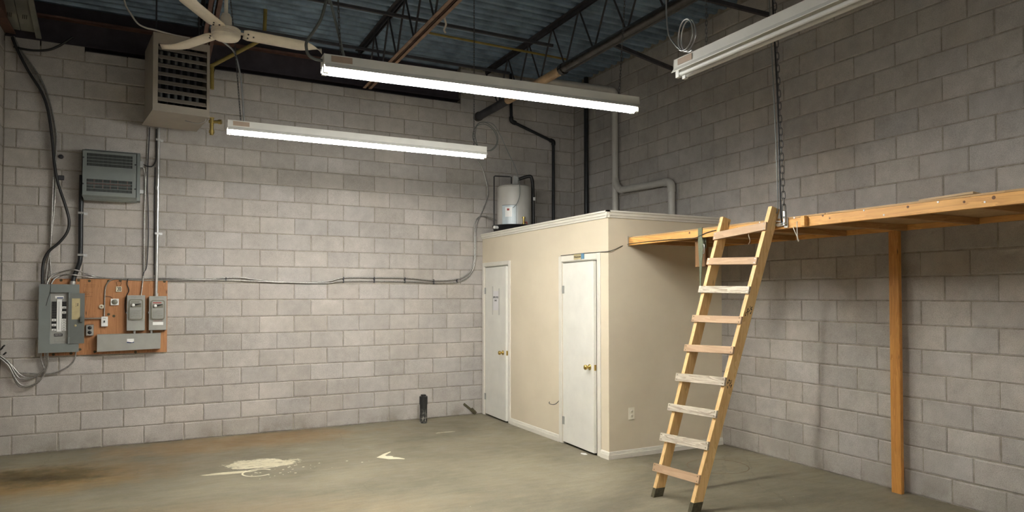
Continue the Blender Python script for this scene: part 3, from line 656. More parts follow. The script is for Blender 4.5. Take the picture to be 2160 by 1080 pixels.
cable([(5.0, -.66, 3.86), (5.06, -.66, 3.95), (5.152, -.66, 3.976), (5.277, -.66, 3.966), (5.383, -.66, 3.83), (5.489, -.66, 3.629), (5.604, -.68, 3.401), (5.647, -.70, 3.211), (5.654, -.71, 3.049), (5.618, -.71, 2.931), (5.57, -.675, 2.86)], .0048, 'thin grey cable dropping to the water heater tank', 'grey_box')

# ------------------------------------------------------------------ ceiling fan
fx, fy, fz = 1.785, -3.40, 3.646
t = thing('ceiling_fan', 'white three blade ceiling fan on a rod, left of the nearest light', 'fan', (fx, fy, fz))
MB().slathe([(0, -.052), (.06, -.05), (.088, -.04), (.098, -.026), (.099, -.02)], (fx, fy, fz), n=36).lathe([(.099, -.02), (.103, -.018), (.103, -.004), (.099, -.002), (.099, .004), (.104, .006), (.104, .03), (.098, .036), (.045, .045)], (fx, fy, fz), n=36).build('motor', 'fan_white', t)
MB().lathe([(.046, .044), (.042, .06), (.040, .12), (.028, .15), (.014, .156)], (fx, fy, fz), n=24).build('rod_cover', 'fan_white', t)
MB().cyl((fx, fy, fz+.14), (fx, fy, 4.36), .0135, 14).build('down_rod', 'fan_white', t)
MB().lathe([(.013, .60), (.03, .61), (.06, .66), (.062, .69)], (fx, fy, fz), n=24).build('canopy', 'fan_white', t)
def blade(ang, pit, tipz):
    m = MB(); N = 18; ca, sa = math.cos(ang), math.sin(ang)
    rad = Vector((ca, sa, 0)); tan = Vector((-sa, ca, 0)); rows = []
    for i in range(N+1):
        u = i/N; r = .122+u*.60; w = .062
        if u < .05: w *= .8+u*4
        k = max(0, (u-.68)/.32); lo = -w + 1.93*w*k**2.2; hi = w + .012*k
        L = []
        for v in (0, .3, .65, 1):
            off = lo + (hi-lo)*v
            L.append(Vector((fx, fy, fz+.010)) + rad*r + tan*off + Vector((0, 0, off*pit - .012*u + tipz*k**1.4*v**.7 + .012*(v-.5)**2)))
        rows.append(L)
    th = Vector((0, 0, .004))
    A = [[m.bm.verts.new(p) for p in L] for L in rows]; Bv = [[m.bm.verts.new(p+th) for p in L] for L in rows]
    for i in range(N):
        for j in range(3):
            for X, rev in ((A, True), (Bv, False)):
                q = [X[i][j], X[i+1][j], X[i+1][j+1], X[i][j+1]]; f = m.bm.faces.new(q[::-1] if rev else q); f.smooth = True
        for j in (0, 3): m.bm.faces.new((A[i][j], A[i+1][j], Bv[i+1][j], Bv[i][j]))
    for i in (0, N):
        for j in range(3): m.bm.faces.new((A[i][j], A[i][j+1], Bv[i][j+1], Bv[i][j]))
    b = m.build('blade', 'fan_white', t)
    m = MB(); p0 = Vector((fx, fy, fz+.018))+rad*.09; p1 = Vector((fx, fy, fz+.020))+rad*.20; m.bar(p0, p1, .045, .006, tan); m.build('blade_iron', 'fan_white', b)
    for rr, tt in ((.155, -.022), (.155, .022), (.195, 0)):
        c = Vector((fx, fy, fz+.010))+rad*rr+tan*tt+Vector((0, 0, tt*pit)); MB().cyl(c+Vector((0, 0, -.007)), c+Vector((0, 0, .004)), .006, 8).build('screw', 'joist', b)
for k in range(3): blade(.022+k*2*PI/3, (-.30, -.04, -.06)[k], (.06, .03, .03)[k])
# ------------------------------------------------------------------ unit heater
a = math.radians(7); HR = Matrix.Rotation(a, 3, 'Z'); ho = Vector((1.283, -1.0, 3.585))
def hp_(x, y, z): return HR @ Vector((x, y, z)) + ho     # local x right along the front, y back, z up
hw, hh, hd = .535, .80, .72
t = thing('unit_heater', 'taupe gas unit heater with angled louvers hanging high by the far wall', 'heater', ho)
def hbox(m, x0, x1, y0, y1, z0, z1): m.extr([hp_(x0, y0, z0), hp_(x1, y0, z0), hp_(x1, y0, z1), hp_(x0, y0, z1)], HR @ Vector((0, y1-y0, 0))); return m
m = MB(); e = .045
hbox(m, 0, e, 0, .02, 0, hh); hbox(m, hw-e*.6, hw, 0, .02, 0, hh); hbox(m, e, hw-e*.6, 0, .02, 0, .07); hbox(m, e, hw-e*.6, 0, .02, hh-.11, hh); m.build('front_frame', 'heater', t)
m = MB(); hbox(m, 0, .012, .02, hd, 0, hh); hbox(m, hw-.012, hw, .02, hd, 0, hh); hbox(m, 0, hw, .02, hd, hh-.012, hh); hbox(m, 0, hw, hd-.012, hd, 0, hh); m.build('casing', 'heater', t)
m = MB(); m.extr([hp_(-.004, -.004, 0), hp_(hw+.004, -.004, 0), hp_(hw-.006, hd, -.012), hp_(.006-.03, hd, -.012)], (0, 0, -.010)); m.build('bottom_panel', 'heater', t)
m = MB(); hbox(m, .02, hw-.02, .30, .31, .02, hh-.02); m.build('inner_back', 'dark_in', t)
for i in range(7):
    z = .095+i*.088
    m = MB(); m.extr([hp_(e+.004, -.004, z), hp_(e+.004, .042, z+.052), hp_(e+.004, .045, z+.052), hp_(e+.004, -.004, z+.004)], HR @ Vector((hw-e*1.6-.008, 0, 0))); m.build('louver', 'heater', t)
for row, z in enumerate((.13, .52)):
    for i in range(6):
        m = MB(); x = .085+i*.069; m.cyl(hp_(x, .10, z), hp_(x, .10, z+.12), .019, 10); m.build('exchanger_tube', 'tube_metal', t)
for i in range(6):
    m = MB(); x = .085+i*.069; m.cyl(hp_(x, .22, .03), hp_(x, .22, hh-.05), .014, 8); m.build('exchanger_tube', 'joist', t)
m = MB(); m.cyl(hp_(.06, .3, hh), hp_(.06, .3, DECK-3.585), .008, 8); m.cyl(hp_(hw-.06, .3, hh), hp_(hw-.06, .3, DECK-3.585), .008, 8); m.build('hanger_rods', 'joist', t)
m = MB(); m.tube([hp_(hw-.03, .03, -.02), hp_(hw-.035, .05, -.045), hp_(hw-.10, .10, -.065), hp_(hw-.2, .2, -.03)], .005, 6, 3); m.build('gas_tail', 'galv', t)
cable([(.98, -1.1, DECK), (1.03, -1.1, 4.60), (1.08, -1.1, 4.499), (1.145, -1.1, 4.408), (1.22, -1.09, 4.38), (1.29, -1.03, 4.395), (1.45, -.96, 4.397), (1.62, -.93, 4.397)], .009, 'pale cable swooping from the roof onto the heater top', 'pvc')
tag(MB().tube([(1.90, -.5, 4.35), (1.885, -.5, 4.22), (1.85, -.5, 4.08)], .005, 6, 3).build('thin_wire', 'black'), 'short black wire hanging beside the heater right side', 'wire')

# ------------------------------------------------------------------ vented transformer on the wall
t = thing('transformer', 'grey wall mounted transformer box with two slotted vents', 'transformer', (.876, -.1, 2.74))
x0, x1, z0, z1, yf = .612, 1.128, 2.765, 3.255, -.20
MB().bx(x0+.02, x1+.03, -.165, -.004, z0-.03, z1+.015).build('case', 'grey_box', t)
vents = ((3.085, 3.222), (2.808, 2.942))
m = MB(); vx0, vx1 = x0+.045, x1-.045
for a_, b_, c_, d_ in ((x0, x1, z0, vents[1][0]), (x0, x1, vents[1][1], vents[0][0]), (x0, x1, vents[0][1], z1), (x0, vx0, vents[1][0], vents[1][1]), (vx1, x1, vents[1][0], vents[1][1]), (x0, vx0, vents[0][0], vents[0][1]), (vx1, x1, vents[0][0], vents[0][1])): m.bx(a_, b_, yf, yf+.006, c_, d_)
m.bx(x0, x0+.006, yf, -.15, z0, z1); m.bx(x1-.006, x1, yf, -.15, z0, z1); m.bx(x0, x1, yf, -.15, z1-.006, z1); m.build('front_cover', 'grey_box', t)
MB().extr([(x0, yf, z0), (x1, yf, z0), (x1, -.13, z0-.05), (x0+.02, -.13, z0-.05)], (0, .012, .01)).build('bottom_tray', 'grey_box', t)
for va_, vb_ in vents:
    v = MB()
    for i in range(1, 4): zz = va_+(vb_-va_)*i/4; v.bx(vx0, vx1, yf+.001, yf+.005, zz-.0022, zz+.0022)
    vg = v.build('vent_grille', 'grey_box', t)
    v = MB()
    for i in range(1, 36): xx = vx0+(vx1-vx0)*i/36; v.bx(xx-.0014, xx+.0014, yf+.0015, yf+.0045, va_, vb_)
    o = v.build('vent_slats', 'grey_box', vg); o['kind'] = 'stuff'
    MB().bx(vx0-.01, vx1+.01, yf+.02, yf+.03, va_-.01, vb_+.01).build('dark_inside', 'dark_in', t)
v = MB()
for i, xx in enumerate((.72, .80, .87, .94, 1.03)): v.bx(xx, xx+.012, yf+.010, yf+.018, 2.845+.004*(i % 2), 2.945)
v.bx(.66, 1.07, yf+.012, yf+.019, 2.89, 2.905); v.build('winding_terminals', 'maroon', t)
for (xx, zz) in ((x0+.012, 3.17), (x1-.015, 3.13), (x0+.012, 2.885), (x1-.015, 2.86)): MB().slathe([(.009, 0), (.008, .004), (0, .006)], (xx, yf, zz), (0, -1, 0), 8).build('screw', 'joist', t)
MB().bx(x1+.03, x1+.06, -.12, -.03, 3.12, 3.19).bx(x1+.03, x1+.065, -.10, -.04, 2.83, 2.87).build('connector', 'galv', t)

# ------------------------------------------------------------------ conduits and cables on the far wall
t = thing('conduit', 'shiny steel conduit straight up from the right disconnect switch to the heater', 'conduit', (1.335, -.045, 1.664))
MB().tube([(1.327, -.045, 1.672), (1.331, -.045, 1.913), (1.335, -.045, 2.892), (1.337, -.05, 3.60)], .0165, 12).build('tube', 'galv', t)
for z in (1.685, 2.02, 2.91): MB().cyl((1.331, -.045, z-.02), (1.331, -.045, z+.02), .021, 12).build('coupling', 'galv', t)
for z in (3.464, 2.388):
    MB().bx(1.31, 1.385, -.006, -.001, z-.014, z+.014).bx(1.31, 1.352, -.068, -.062, z-.012, z+.012).bx(1.352, 1.357, -.066, -.004, z-.012, z+.012).build('strap', 'galv', t)
t = thing('conduit', 'black conduit bending down from the transformer to the breaker panel', 'conduit', (.6, -.06, 1.8))
MB().tube([(.60, -.06, 2.99), (.60, -.06, 2.953), (.597, -.06, 2.578), (.598, -.06, 2.121), (.582, -.06, 2.007), (.544, -.06, 1.888), (.532, -.065, 1.815)], .0235, 12, 3).build('tube', 'pipe_black', t)
for z in (2.58, 2.122): MB().bx(.575, .655, -.006, -.001, z-.014, z+.014).bx(.572, .624, -.089, -.083, z-.011, z+.011).bx(.622, .628, -.089, -.004, z-.011, z+.011).build('strap', 'galv', t)
MB().cyl((.535, -.065, 1.835), (.53, -.065, 1.80), .03, 12).build('connector', 'galv', t)
YW = -.020
def wc(pts, y=YW): return [(x, y if len(p) == 2 else p[2], z) for p in pts for x, z in [p[:2]]]
cable(wc([(.30, 1.803, -.07), (.333, 1.886, -.05), (.404, 1.927, -.03), (.511, 1.955, -.1), (.576, 1.951, -.11), (.709, 1.895), (.843, 1.871), (1.141, 1.868), (1.426, 1.877), (1.821, 1.87), (2.077, 1.889), (2.235, 1.891), (2.504, 1.859), (2.838, 1.838), (3.243, 1.854), (3.452, 1.904), (3.854, 1.909), (4.306, 1.907), (4.676, 1.878), (4.99, 1.894), (5.168, 1.963), (5.276, 2.132), (5.291, 2.501), (5.327, 2.704), (5.393, 2.843), (5.489, 3.086), (5.482, 3.255), (5.408, 3.487), (5.33, 3.60)]), .0085, 'upper of two armoured cables crossing the far wall, rising beside the booth', 'bx', 'armoured_cable', 6)
cable(wc([(.338, 1.803, -.07), (.367, 1.86, -.05), (.426, 1.897, -.03), (.533, 1.903, -.11), (.731, 1.875), (1.141, 1.852), (1.426, 1.855), (2.078, 1.861), (2.725, 1.838), (3.243, 1.835), (3.453, 1.861), (4.273, 1.862), (4.78, 1.847), (5.061, 1.869), (5.218, 1.963), (5.298, 2.166), (5.305, 2.501), (5.283, 2.648), (5.32, 2.758), (5.408, 2.803), (5.47, 2.77, -.15), (5.50, 2.72, -.3)]), .0085, 'lower of two armoured cables crossing the far wall, ending at the water heater', 'bx', 'armoured_cable', 6)
for i, (x, za, zb) in enumerate(((2.06, 1.855, 1.895), (3.452, 1.84, 1.915), (3.854, 1.845, 1.92), (4.27, 1.845, 1.92), (4.68, 1.83, 1.895), (5.02, 1.85, 1.905))):
    tag(MB().bx(x-.006, x+.006, -.032, -.001, za, zb).build('cable_clip', 'joist'), 'small dark cable clip on the far wall, %s of six counting from the plywood board' % ('first', 'second', 'third', 'fourth', 'fifth', 'last')[i], 'clip', 'clips along the two armoured cables')
bun = [[(.015, 4.309), (.149, 4.127), (.256, 3.913), (.323, 3.639), (.356, 3.335), (.356, 2.975), (.328, 2.461), (.32, 2.104), (.284, 1.925), (.269, 1.803)],
       [(.025, 4.317), (.172, 4.077), (.271, 3.861), (.337, 3.587), (.366, 3.334), (.341, 2.921), (.318, 2.307), (.318, 2.002), (.303, 1.803)],
       [(.006, 4.30), (.123, 4.116), (.235, 3.887), (.309, 3.614), (.334, 3.283), (.361, 2.823), (.333, 2.309), (.323, 2.053), (.333, 1.901), (.313, 1.803)],
       [(.02, 4.289), (.142, 4.075), (.245, 3.834), (.299, 3.534), (.341, 3.179), (.338, 2.717), (.327, 2.206), (.30, 2.002), (.289, 1.803)]]
for i, p in enumerate(bun):
    cable([(-.02, -.05, 4.42)] + wc(p, -.02-.013*i), .0068, ('grey cable entering the breaker panel top right beside the thick black cable', 'grey cable entering the breaker panel top, third from the thick black cable', 'grey cable entering the breaker panel top, farthest from the thick black cable', 'grey cable entering the breaker panel top, second from the thick black cable')[i], 'bx', 'armoured_cable', 4, group='bundle of grey cables above the breaker panel')
cable([(-.03, -.08, 4.40)] + wc([(.011, 4.281), (.111, 4.065), (.23, 3.853), (.291, 3.656), (.328, 3.379), (.353, 3.10), (.389, 2.882), (.451, 2.671), (.492, 2.493), (.476, 2.364), (.405, 2.248), (.317, 2.154), (.272, 2.051), (.261, 1.924), (.263, 1.803)], -.085), .0145, 'thick black cable bulging right on its way down to the breaker panel', 'black', 'power_cable', 5)
cable(wc([(-.02, 4.31), (.023, 4.299), (.154, 4.296), (.279, 4.322), (.371, 4.378), (.447, 4.448), (.50, 4.50)], -.06), .012, 'black cable sagging along the wall top in the left corner', 'black', 'power_cable', 5)
cable(wc([(1.232, 3.60), (1.218, 3.102), (1.20, 2.505), (1.196, 2.02), (1.201, 1.939), (1.18, 1.683, -.05)], -.02), .0062, 'straight grey cable down to the left disconnect switch', 'bx', 'armoured_cable', 4)
cable(wc([(1.246, 3.60), (1.229, 2.994), (1.24, 2.669), (1.245, 2.345), (1.232, 2.02), (1.205, 1.945), (1.196, 1.90)], -.03), .0055, 'dark thin cable wound beside the grey cable over the left switch', 'joist', 'thin_cable', 4)
cable([(1.165, -.07, 3.20), (1.18, -.05, 3.15), (1.205, -.035, 3.04), (1.207, -.035, 2.775), (1.201, -.03, 2.504), (1.204, -.03, 2.1), (1.205, -.03, 1.95)], .007, 'grey cable curving from the transformer side down the wall', 'bx', 'armoured_cable', 4)
cable([(1.185, -.07, 3.165), (1.222, -.06, 3.15), (1.279, -.05, 3.155), (1.311, -.03, 3.24), (1.312, -.025, 3.42), (1.312, -.03, 3.59)], .007, 'black cable looping from the transformer up to the heater', 'black', 'thin_cable', 5)
cable(wc([(1.306, 3.15), (1.300, 2.8), (1.303, 2.511), (1.306, 2.1), (1.308, 1.914)], -.012), .0055, 'thin dark cable hugging the shiny conduit', 'joist', 'thin_cable', 3)
for lb, p, r in (('lowest loop of armoured cable under the breaker panel', [(.262, 1.075), (.254, 1.016), (.272, .939), (.285, .888), (.257, .789), (.204, .732), (.138, .706), (.069, .726), (.027, .803), (.002, .903), (-.027, .964), (-.095, 1.016)], -.05),
             ('upper loop of armoured cable under the breaker panel', [(.285, 1.075), (.287, .938), (.267, .863), (.21, .816), (.156, .809), (.107, .822), (.058, .864), (.016, .926), (-.041, 1.003), (-.097, 1.035)], -.04),
             ('second highest loop of armoured cable under the breaker panel', [(.305, 1.075), (.306, .964), (.29, .889), (.233, .842), (.183, .805), (.089, .800), (.036, .862), (-.013, .969), (-.094, 1.056)], -.06),
             ('second lowest loop of armoured cable under the breaker panel', [(.318, 1.075), (.319, .989), (.312, .91), (.275, .815), (.215, .752), (.14, .722), (.075, .752), (.03, .83), (-.02, .945), (-.092, 1.028)], -.07),
             ('armoured cable leaving the panel bottom right corner and swinging left', [(.566, 1.07), (.558, 1.002), (.537, .951), (.482, .898), (.397, .856), (.305, .838), (.147, .853), (.045, .872), (-.008, .942), (-.097, 1.045)], -.03)):
    cable(wc(p, r), .0072, lb, 'bx', 'armoured_cable', 5)
for i, (x, z) in enumerate(((-.085, 1.125), (-.068, 1.15), (-.055, 1.075))):
    tag(MB().cyl((x-.012, -.06, z-.012), (x+.012, -.07, z+.012), .008, 8).build('capped_wire_end', 'black'), ('lowest left of the three', 'topmost of the three', 'right hand one of the three')[i] + ' black capped wire ends at the left edge', 'wire end', 'capped wire ends by the left wall')
tag(MB().slathe([(0, .018), (.02, .018), (.025, .0)], (.402, 0, 3.19), (0, -1, 0), 12).build('anchor_plug', 'joist'), 'round dark anchor on the far wall left of the transformer, upper one', 'anchor'); tag(MB().bx(.38, .435, -.02, 0, 2.935, 2.985, .004).build('anchor_plate', 'joist'), 'small dark square plate on the far wall left of the transformer', 'plate')

# ------------------------------------------------------------------ plywood backboard and what hangs on it
yb = -.02
bd = MB().bx(.262, 1.443, yb, -.0045, 1.03, 1.862).build('plywood_board', 'ply_board'); tag(bd, 'orange plywood backboard fixed to the far wall behind the switches', 'board')
m = MB(); rs = random.Random(5)
for z, xa, xb in ((1.795, .63, .74), (1.775, .63, .73), (1.715, .63, .715), (1.695, .63, .68), (1.67, .63, .71)): scribble(m, xa, xb, z, yb-.001, .010, 8, rs)
m.build('pencil_notes', 'ink', bd)
for x, z in ((.42, 1.845), (.68, 1.84), (.58, 1.845), (.86, 1.84), (.975, 1.845), (1.41, 1.84), (.60, 1.09), (.36, 1.045), (.52, 1.05), (.74, 1.06), (1.13, 1.04), (.865, 1.47), (.915, 1.45)):
    MB().slathe([(0, .0012), (.012, .0012), (.015, .0)], (x, yb, z), (0, -1, 0), 9).build('knot', 'dirt_wood', bd)
# breaker panel
t = thing('breaker_panel', 'grey breaker panel with its door open, on the left of the plywood board', 'panel', (.417, yb, 1.07))
px0, px1, pz0, pz1, py = .238, .598, 1.072, 1.80, -.125
ox0, ox1, oz0, oz1 = .338, .500, 1.165, 1.712
m = MB(); m.bx(px0+.015, px1-.01, py+.034, yb, pz0+.004, pz1-.004).bx(px0+.015, ox0, py+.006, py+.034, pz0+.004, pz1-.004).bx(ox1, px1-.01, py+.006, py+.034, pz0+.004, pz1-.004).bx(ox0, ox1, py+.006, py+.034, pz0+.004, oz0).bx(ox0, ox1, py+.006, py+.034, oz1, pz1-.004).build('box', 'grey_box', t)
m = MB(); m.bx(px0, ox0, py-.006, py+.006, pz0, pz1).bx(ox1, px1, py-.006, py+.006, pz0, pz1).bx(ox0, ox1, py-.006, py+.006, pz0, oz0).bx(ox0, ox1, py-.006, py+.006, oz1, pz1); m.build('front_trim', 'grey_box', t)
ins = MB().bx(ox0, ox1, py+.0262, py+.033, oz0, oz1).build('dead_front', 'grey_lt', t)
fy_ = py+.026
for x0_, x1_, zz, n, hgt, cols in ((.352, .391, 1.615, 12, .0215, 'kkkkkkkwkwkw'), (.443, .480, 1.615, 12, .0215, 'kkwkwkkwwwww')):
    for i in range(n):
        z_ = zz-i*.0265; b_ = MB().bx(x0_, x1_, fy_-.010, fy_, z_-.0235, z_, .001).build('breaker', 'black' if cols[i] == 'k' else 'white', t)
        MB().bx((x0_+x1_)/2-.007, (x0_+x1_)/2+.007, fy_-.016, fy_-.009, z_-.017, z_-.007).build('toggle', 'black' if cols[i] == 'k' else 'grey_lt', b_)
o = MB().bx(.396, .440, fy_-.013, fy_-.0005, 1.292, 1.638, .001).build('directory_strip', 'white', t); m = MB(); m.bx(.412, .4135, fy_-.0145, fy_-.0128, 1.315, 1.615); m.bx(.418, .419, fy_-.0145, fy_-.0128, 1.315, 1.615)
for i in range(11): m.bx(.438, .441, fy_-.0145, fy_-.0128, 1.31+i*.02, 1.314+i*.02)
m.build('printed_lines', 'ink', o)
o = MB().bx(.378, .455, fy_-.004, fy_-.0005, 1.648, 1.676).build('rating_label', 'white', t); MB().bx(.395, .45, fy_-.005, fy_-.0038, 1.650, 1.660).build('label_print', 'navy', o)
o = MB().bx(.372, .449, fy_-.004, fy_-.0005, 1.243, 1.271).build('nameplate', 'ink', t); m = MB(); scribble(m, .378, .443, 1.258, fy_-.0046, .009, 12, rs); m.build('name_marks', 'paper', o)
m = MB().bx(.378, .49, fy_-.003, fy_, 1.185, 1.215, .001); m.build('blank_cover', 'grey_lt', t)
m = MB(); m.cyl((.508, py-.012, 1.165), (.508, py-.012, 1.235), .012, 10); m.cyl((.508, py-.010, 1.24), (.508, py-.010, 1.64), .010, 10); m.cyl((.508, py-.012, 1.645), (.508, py-.012, 1.712), .012, 10); m.build('hinge', 'grey_box', t)
dR = Matrix.Rotation(math.radians(8), 3, 'Z')
dr = MB().bx(.512, .648, py-.022, py-.014, 1.162, 1.704, 0, dR, (.512, py-.014, 1.4)).build('panel_door', 'grey_dk', t)
MB().bx(.532, .606, py-.0235, py-.0215, 1.422, 1.648, 0, dR, (.512, py-.014, 1.4)).build('circuit_chart', 'oldpaper', dr)
m = MB(); 
for i in range(5): m.bx(.566+.012*(i % 2), .572+.012*(i % 2), py-.0246, py-.0230, 1.56+i*.008, 1.566+i*.008, 0, dR, (.512, py-.014, 1.4))
m.bx(.584, .589, py-.0246, py-.0230, 1.565, 1.60, 0, dR, (.512, py-.014, 1.4)); m.build('chart_writing', 'ink', dr)
MB().slathe([(0, .002), (.012, .002), (.012, 0)], (.566, py-.014, 1.356), (0, -1, 0), 12).build('sticker', 'oldpaper', dr)
m = MB().bx(.610, .632, py-.05, py-.012, 1.393, 1.452, .003); m.bx(.632, .645, py-.035, py-.025, 1.392, 1.405); m.build('latch', 'grey_dk', dr)
cable([(.338, -.13, 1.815), (.339, -.134, 1.727), (.319, -.134, 1.646), (.303, -.133, 1.571)], .0025, 'thin loose wire hanging over the breaker panel front', 'black', 'thin_wire', 4, cat='wire')
# disconnect switches
def switch(x0, x1, z0, z1, label, note):
    t = thing('disconnect_switch', label, 'switch', ((x0+x1)/2, yb, z0), 'disconnect switches on the plywood board')
    yf = -.105; MB().bx(x0, x1, yf, yb, z0, z1, .003).build('box', 'grey_lt', t)
    cx0, cx1, cz0, cz1 = x0+.018, x1-.018, z0+.12, z1-.045
    def rr(m, e, y0, y1):
        P = []; r = .022-e*.5; X0, X1_, Z0, Z1 = cx0+e, cx1-e, cz0+e, cz1-e
        for (cx, cz, a0) in ((X1_-r, Z1-r, 0), (X0+r, Z1-r, PI/2), (X0+r, Z0+r, PI), (X1_-r, Z0+r, 1.5*PI)):
            for k in range(4): a = a0+k*PI/6; P.append((cx+r*math.cos(a), y0, cz+r*math.sin(a)))
        m.extr(P, (0, y1-y0, 0)); return m
    m = rr(MB(), 0, yf-.014, yf); m.build('cover_rim', 'grey_trim', t)
    cv = rr(MB(), .012, yf-.018, yf-.012).build('cover', 'grey_lt', t)
    for i in range(6): 
        z = cz0+.024+i*.0155; MB().bx(cx0+.022, cx1-.022, yf-.0225, yf-.017, z, z+.009, .0015).build('rib', 'grey_lt', cv)
    MB().bx(cx0+.020, cx1-.018, yf-.021, yf-.017, cz1-.088, cz1-.046, .002).build('handle_plate', 'grey_trim', t)
    hc = ((cx0+.042), yf-.03, cz1-.066)
    m = MB(); m.extr([(hc[0], hc[1], hc[2]-.012), (hc[0]+.075, hc[1]-.008, hc[2]+.014), (hc[0]+.078, hc[1]-.008, hc[2]+.020), (hc[0]+.03, hc[1], hc[2]+.012), (hc[0], hc[1], hc[2]+.012)], (0, .010, 0)); m.build('handle', 'black', t)
    MB().slathe([(0, .016), (.013, .015), (.0165, .010), (.0165, -.006)], (hc[0]+.004, hc[1], hc[2]), (0, -1, 0), 16).build('pivot_cap', 'white', t)
    MB().bx(cx0+.022, cx1-.035, yf-.0195, yf-.017, cz1-.036, cz1-.025).build('rating_plate', 'red' if note else 'grey_trim', t)
    MB().bx(x0-.006, x0, yf+.01, yf+.022, z0+.19, z0+.21).build('side_lock', 'galv', t)
    if note:
        MB().bx(x0+.04, x0+.145, yf-.0012, yf, z0+.058, z0+.092).build('white_label', 'white', t)
        m = MB(); scribble(m, x0+.045, x0+.135, z0+.105, yf-.001, .010, 10, rs); m.build('red_writing', 'red', t)
    m = MB(); scribble(m, x0+.04, x1-.03, z1-.018, yf-.001, .007, 14, rs); m.build('top_writing', 'grey_dk', t)
switch(1.042, 1.219, 1.286, 1.682, 'left of the two grey disconnect switches with black handles', False)
switch(1.258, 1.436, 1.286, 1.672, 'right of the two grey disconnect switches, with white label', True)
t = thing('wiring_trough', 'long grey wiring trough with a small white and navy label, below the switches', 'trough', (1.07, yb, 1.06))
MB().extr([(.766, -.125, 1.252), (1.38, -.125, 1.254), (1.377, -.125, 1.078), (.766, -.125, 1.064)], (0, .105, 0)).build('trough_body', 'grey_lt', t)
o = MB().bx(1.048, 1.116, -.1265, -.125, 1.155, 1.198).build('label_plate', 'white', t); MB().extr([(1.048, -.127, 1.166), (1.082, -.127, 1.150), (1.116, -.127, 1.166), (1.116, -.127, 1.154), (1.048, -.127, 1.154)], (0, .0008, 0)).build('label_print', 'navy', o)
for x in (1.118, 1.285): tag(MB().cyl((x, -.065, 1.25), (x, -.065, 1.288), .013, 12).build('conduit_nipple', 'galv'), 'short conduit nipple between trough and the %s disconnect switch' % ('left' if x < 1.2 else 'right'), 'conduit')
t = thing('duplex_receptacle', 'steel surface box with black duplex receptacle beside the open panel door', 'outlet', (.69, yb, 1.24))
MB().bx(.656, .727, -.065, yb, 1.24, 1.360, .004).build('box', 'galv', t)
for z in (1.275, 1.325): MB().slathe([(0, .004), (.018, .004), (.020, 0)], (.692, -.065, z), (0, -1, 0), 8).build('socket', 'black', t)
t = thing('toggle_switch', 'white surface box with small black toggle switch on the plywood board', 'switch', (.828, yb, 1.335))
MB().bx(.797, .860, -.06, yb, 1.336, 1.446, .004).build('box', 'white', t); MB().bx(.824, .833, -.072, -.06, 1.383, 1.402).build('toggle', 'black', t); MB().bx(.815, .842, -.0612, -.06, 1.425, 1.430).build('embossing', 'grey_lt', t)
tag(MB().cyl((.64, -.05, 1.428), (.797, -.05, 1.428), .008, 10).build('conduit', 'galv'), 'short horizontal conduit from open panel door to the toggle switch', 'conduit')
tag(MB().lathe([(.008, 0), (.008, .020), (.013, .022), (.024, .016), (.025, .0)], (.797, yb, 1.556), (0, -1, 0), 18).build('cable_bushing', 'ivory'), 'round cream bushing on the plywood board', 'bushing')
t = thing('bell_box', 'small white square box with round grey grille on the plywood board', 'box', (.922, yb, 1.57))
MB().bx(.884, .962, -.045, yb, 1.571, 1.643, .003).build('box', 'white', t); MB().slathe([(0, .006), (.026, .006), (.030, 0)], (.922, -.045, 1.607), (0, -1, 0), 18).build('grille', 'grey_trim', t)
t = thing('terminal_block', 'tiny white terminal block with black squiggle marks above the round grille box', 'terminal', (.96, yb, 1.72))
MB().bx(.932, .988, -.035, yb, 1.720, 1.780, .002).build('block', 'ivory', t); m = MB(); m.tube([(.945, -.036, 1.765), (.957, -.036, 1.770), (.955, -.036, 1.745), (.947, -.036, 1.732), (.96, -.036, 1.733)], .003, 5, 2); m.tube([(.966, -.036, 1.77), (.978, -.036, 1.768), (.98, -.036, 1.74), (.970, -.036, 1.733), (.966, -.036, 1.752), (.966, -.036, 1.77)], .003, 5, 2); m.build('mark', 'ink', t)
cable([(1.02, -.03, 1.867), (.948, -.035, 1.866), (.876, -.035, 1.844), (.838, -.035, 1.786), (.828, -.035, 1.697), (.826, -.035, 1.566), (.825, -.04, 1.446)], .0068, 'grey cable curving down the plywood to the toggle switch', 'bx', 'armoured_cable', 5)
cable([(.828, -.03, 1.671), (.882, -.028, 1.665), (.905, -.028, 1.645)], .0025, 'short thin brown wire to the round grille box', 'steel_red', 'thin_wire', 3, cat='wire')
cable([(1.048, -.03, 1.867), (1.04, -.03, 1.803), (1.059, -.03, 1.739), (1.030, -.03, 1.654), (1.022, -.03, 1.564), (1.030, -.03, 1.484)], .0045, 'loose brown black wire strand left of the disconnect switches', 'black', 'thin_wire', 5, cat='wire')
cable([(.95, -.03, 1.78), (.94, -.03, 1.825), (.965, -.03, 1.84), (.985, -.03, 1.82), (.975, -.03, 1.785)], .0022, 'thin looped wire above the terminal block', 'steel_red', 'thin_wire', 4, cat='wire')

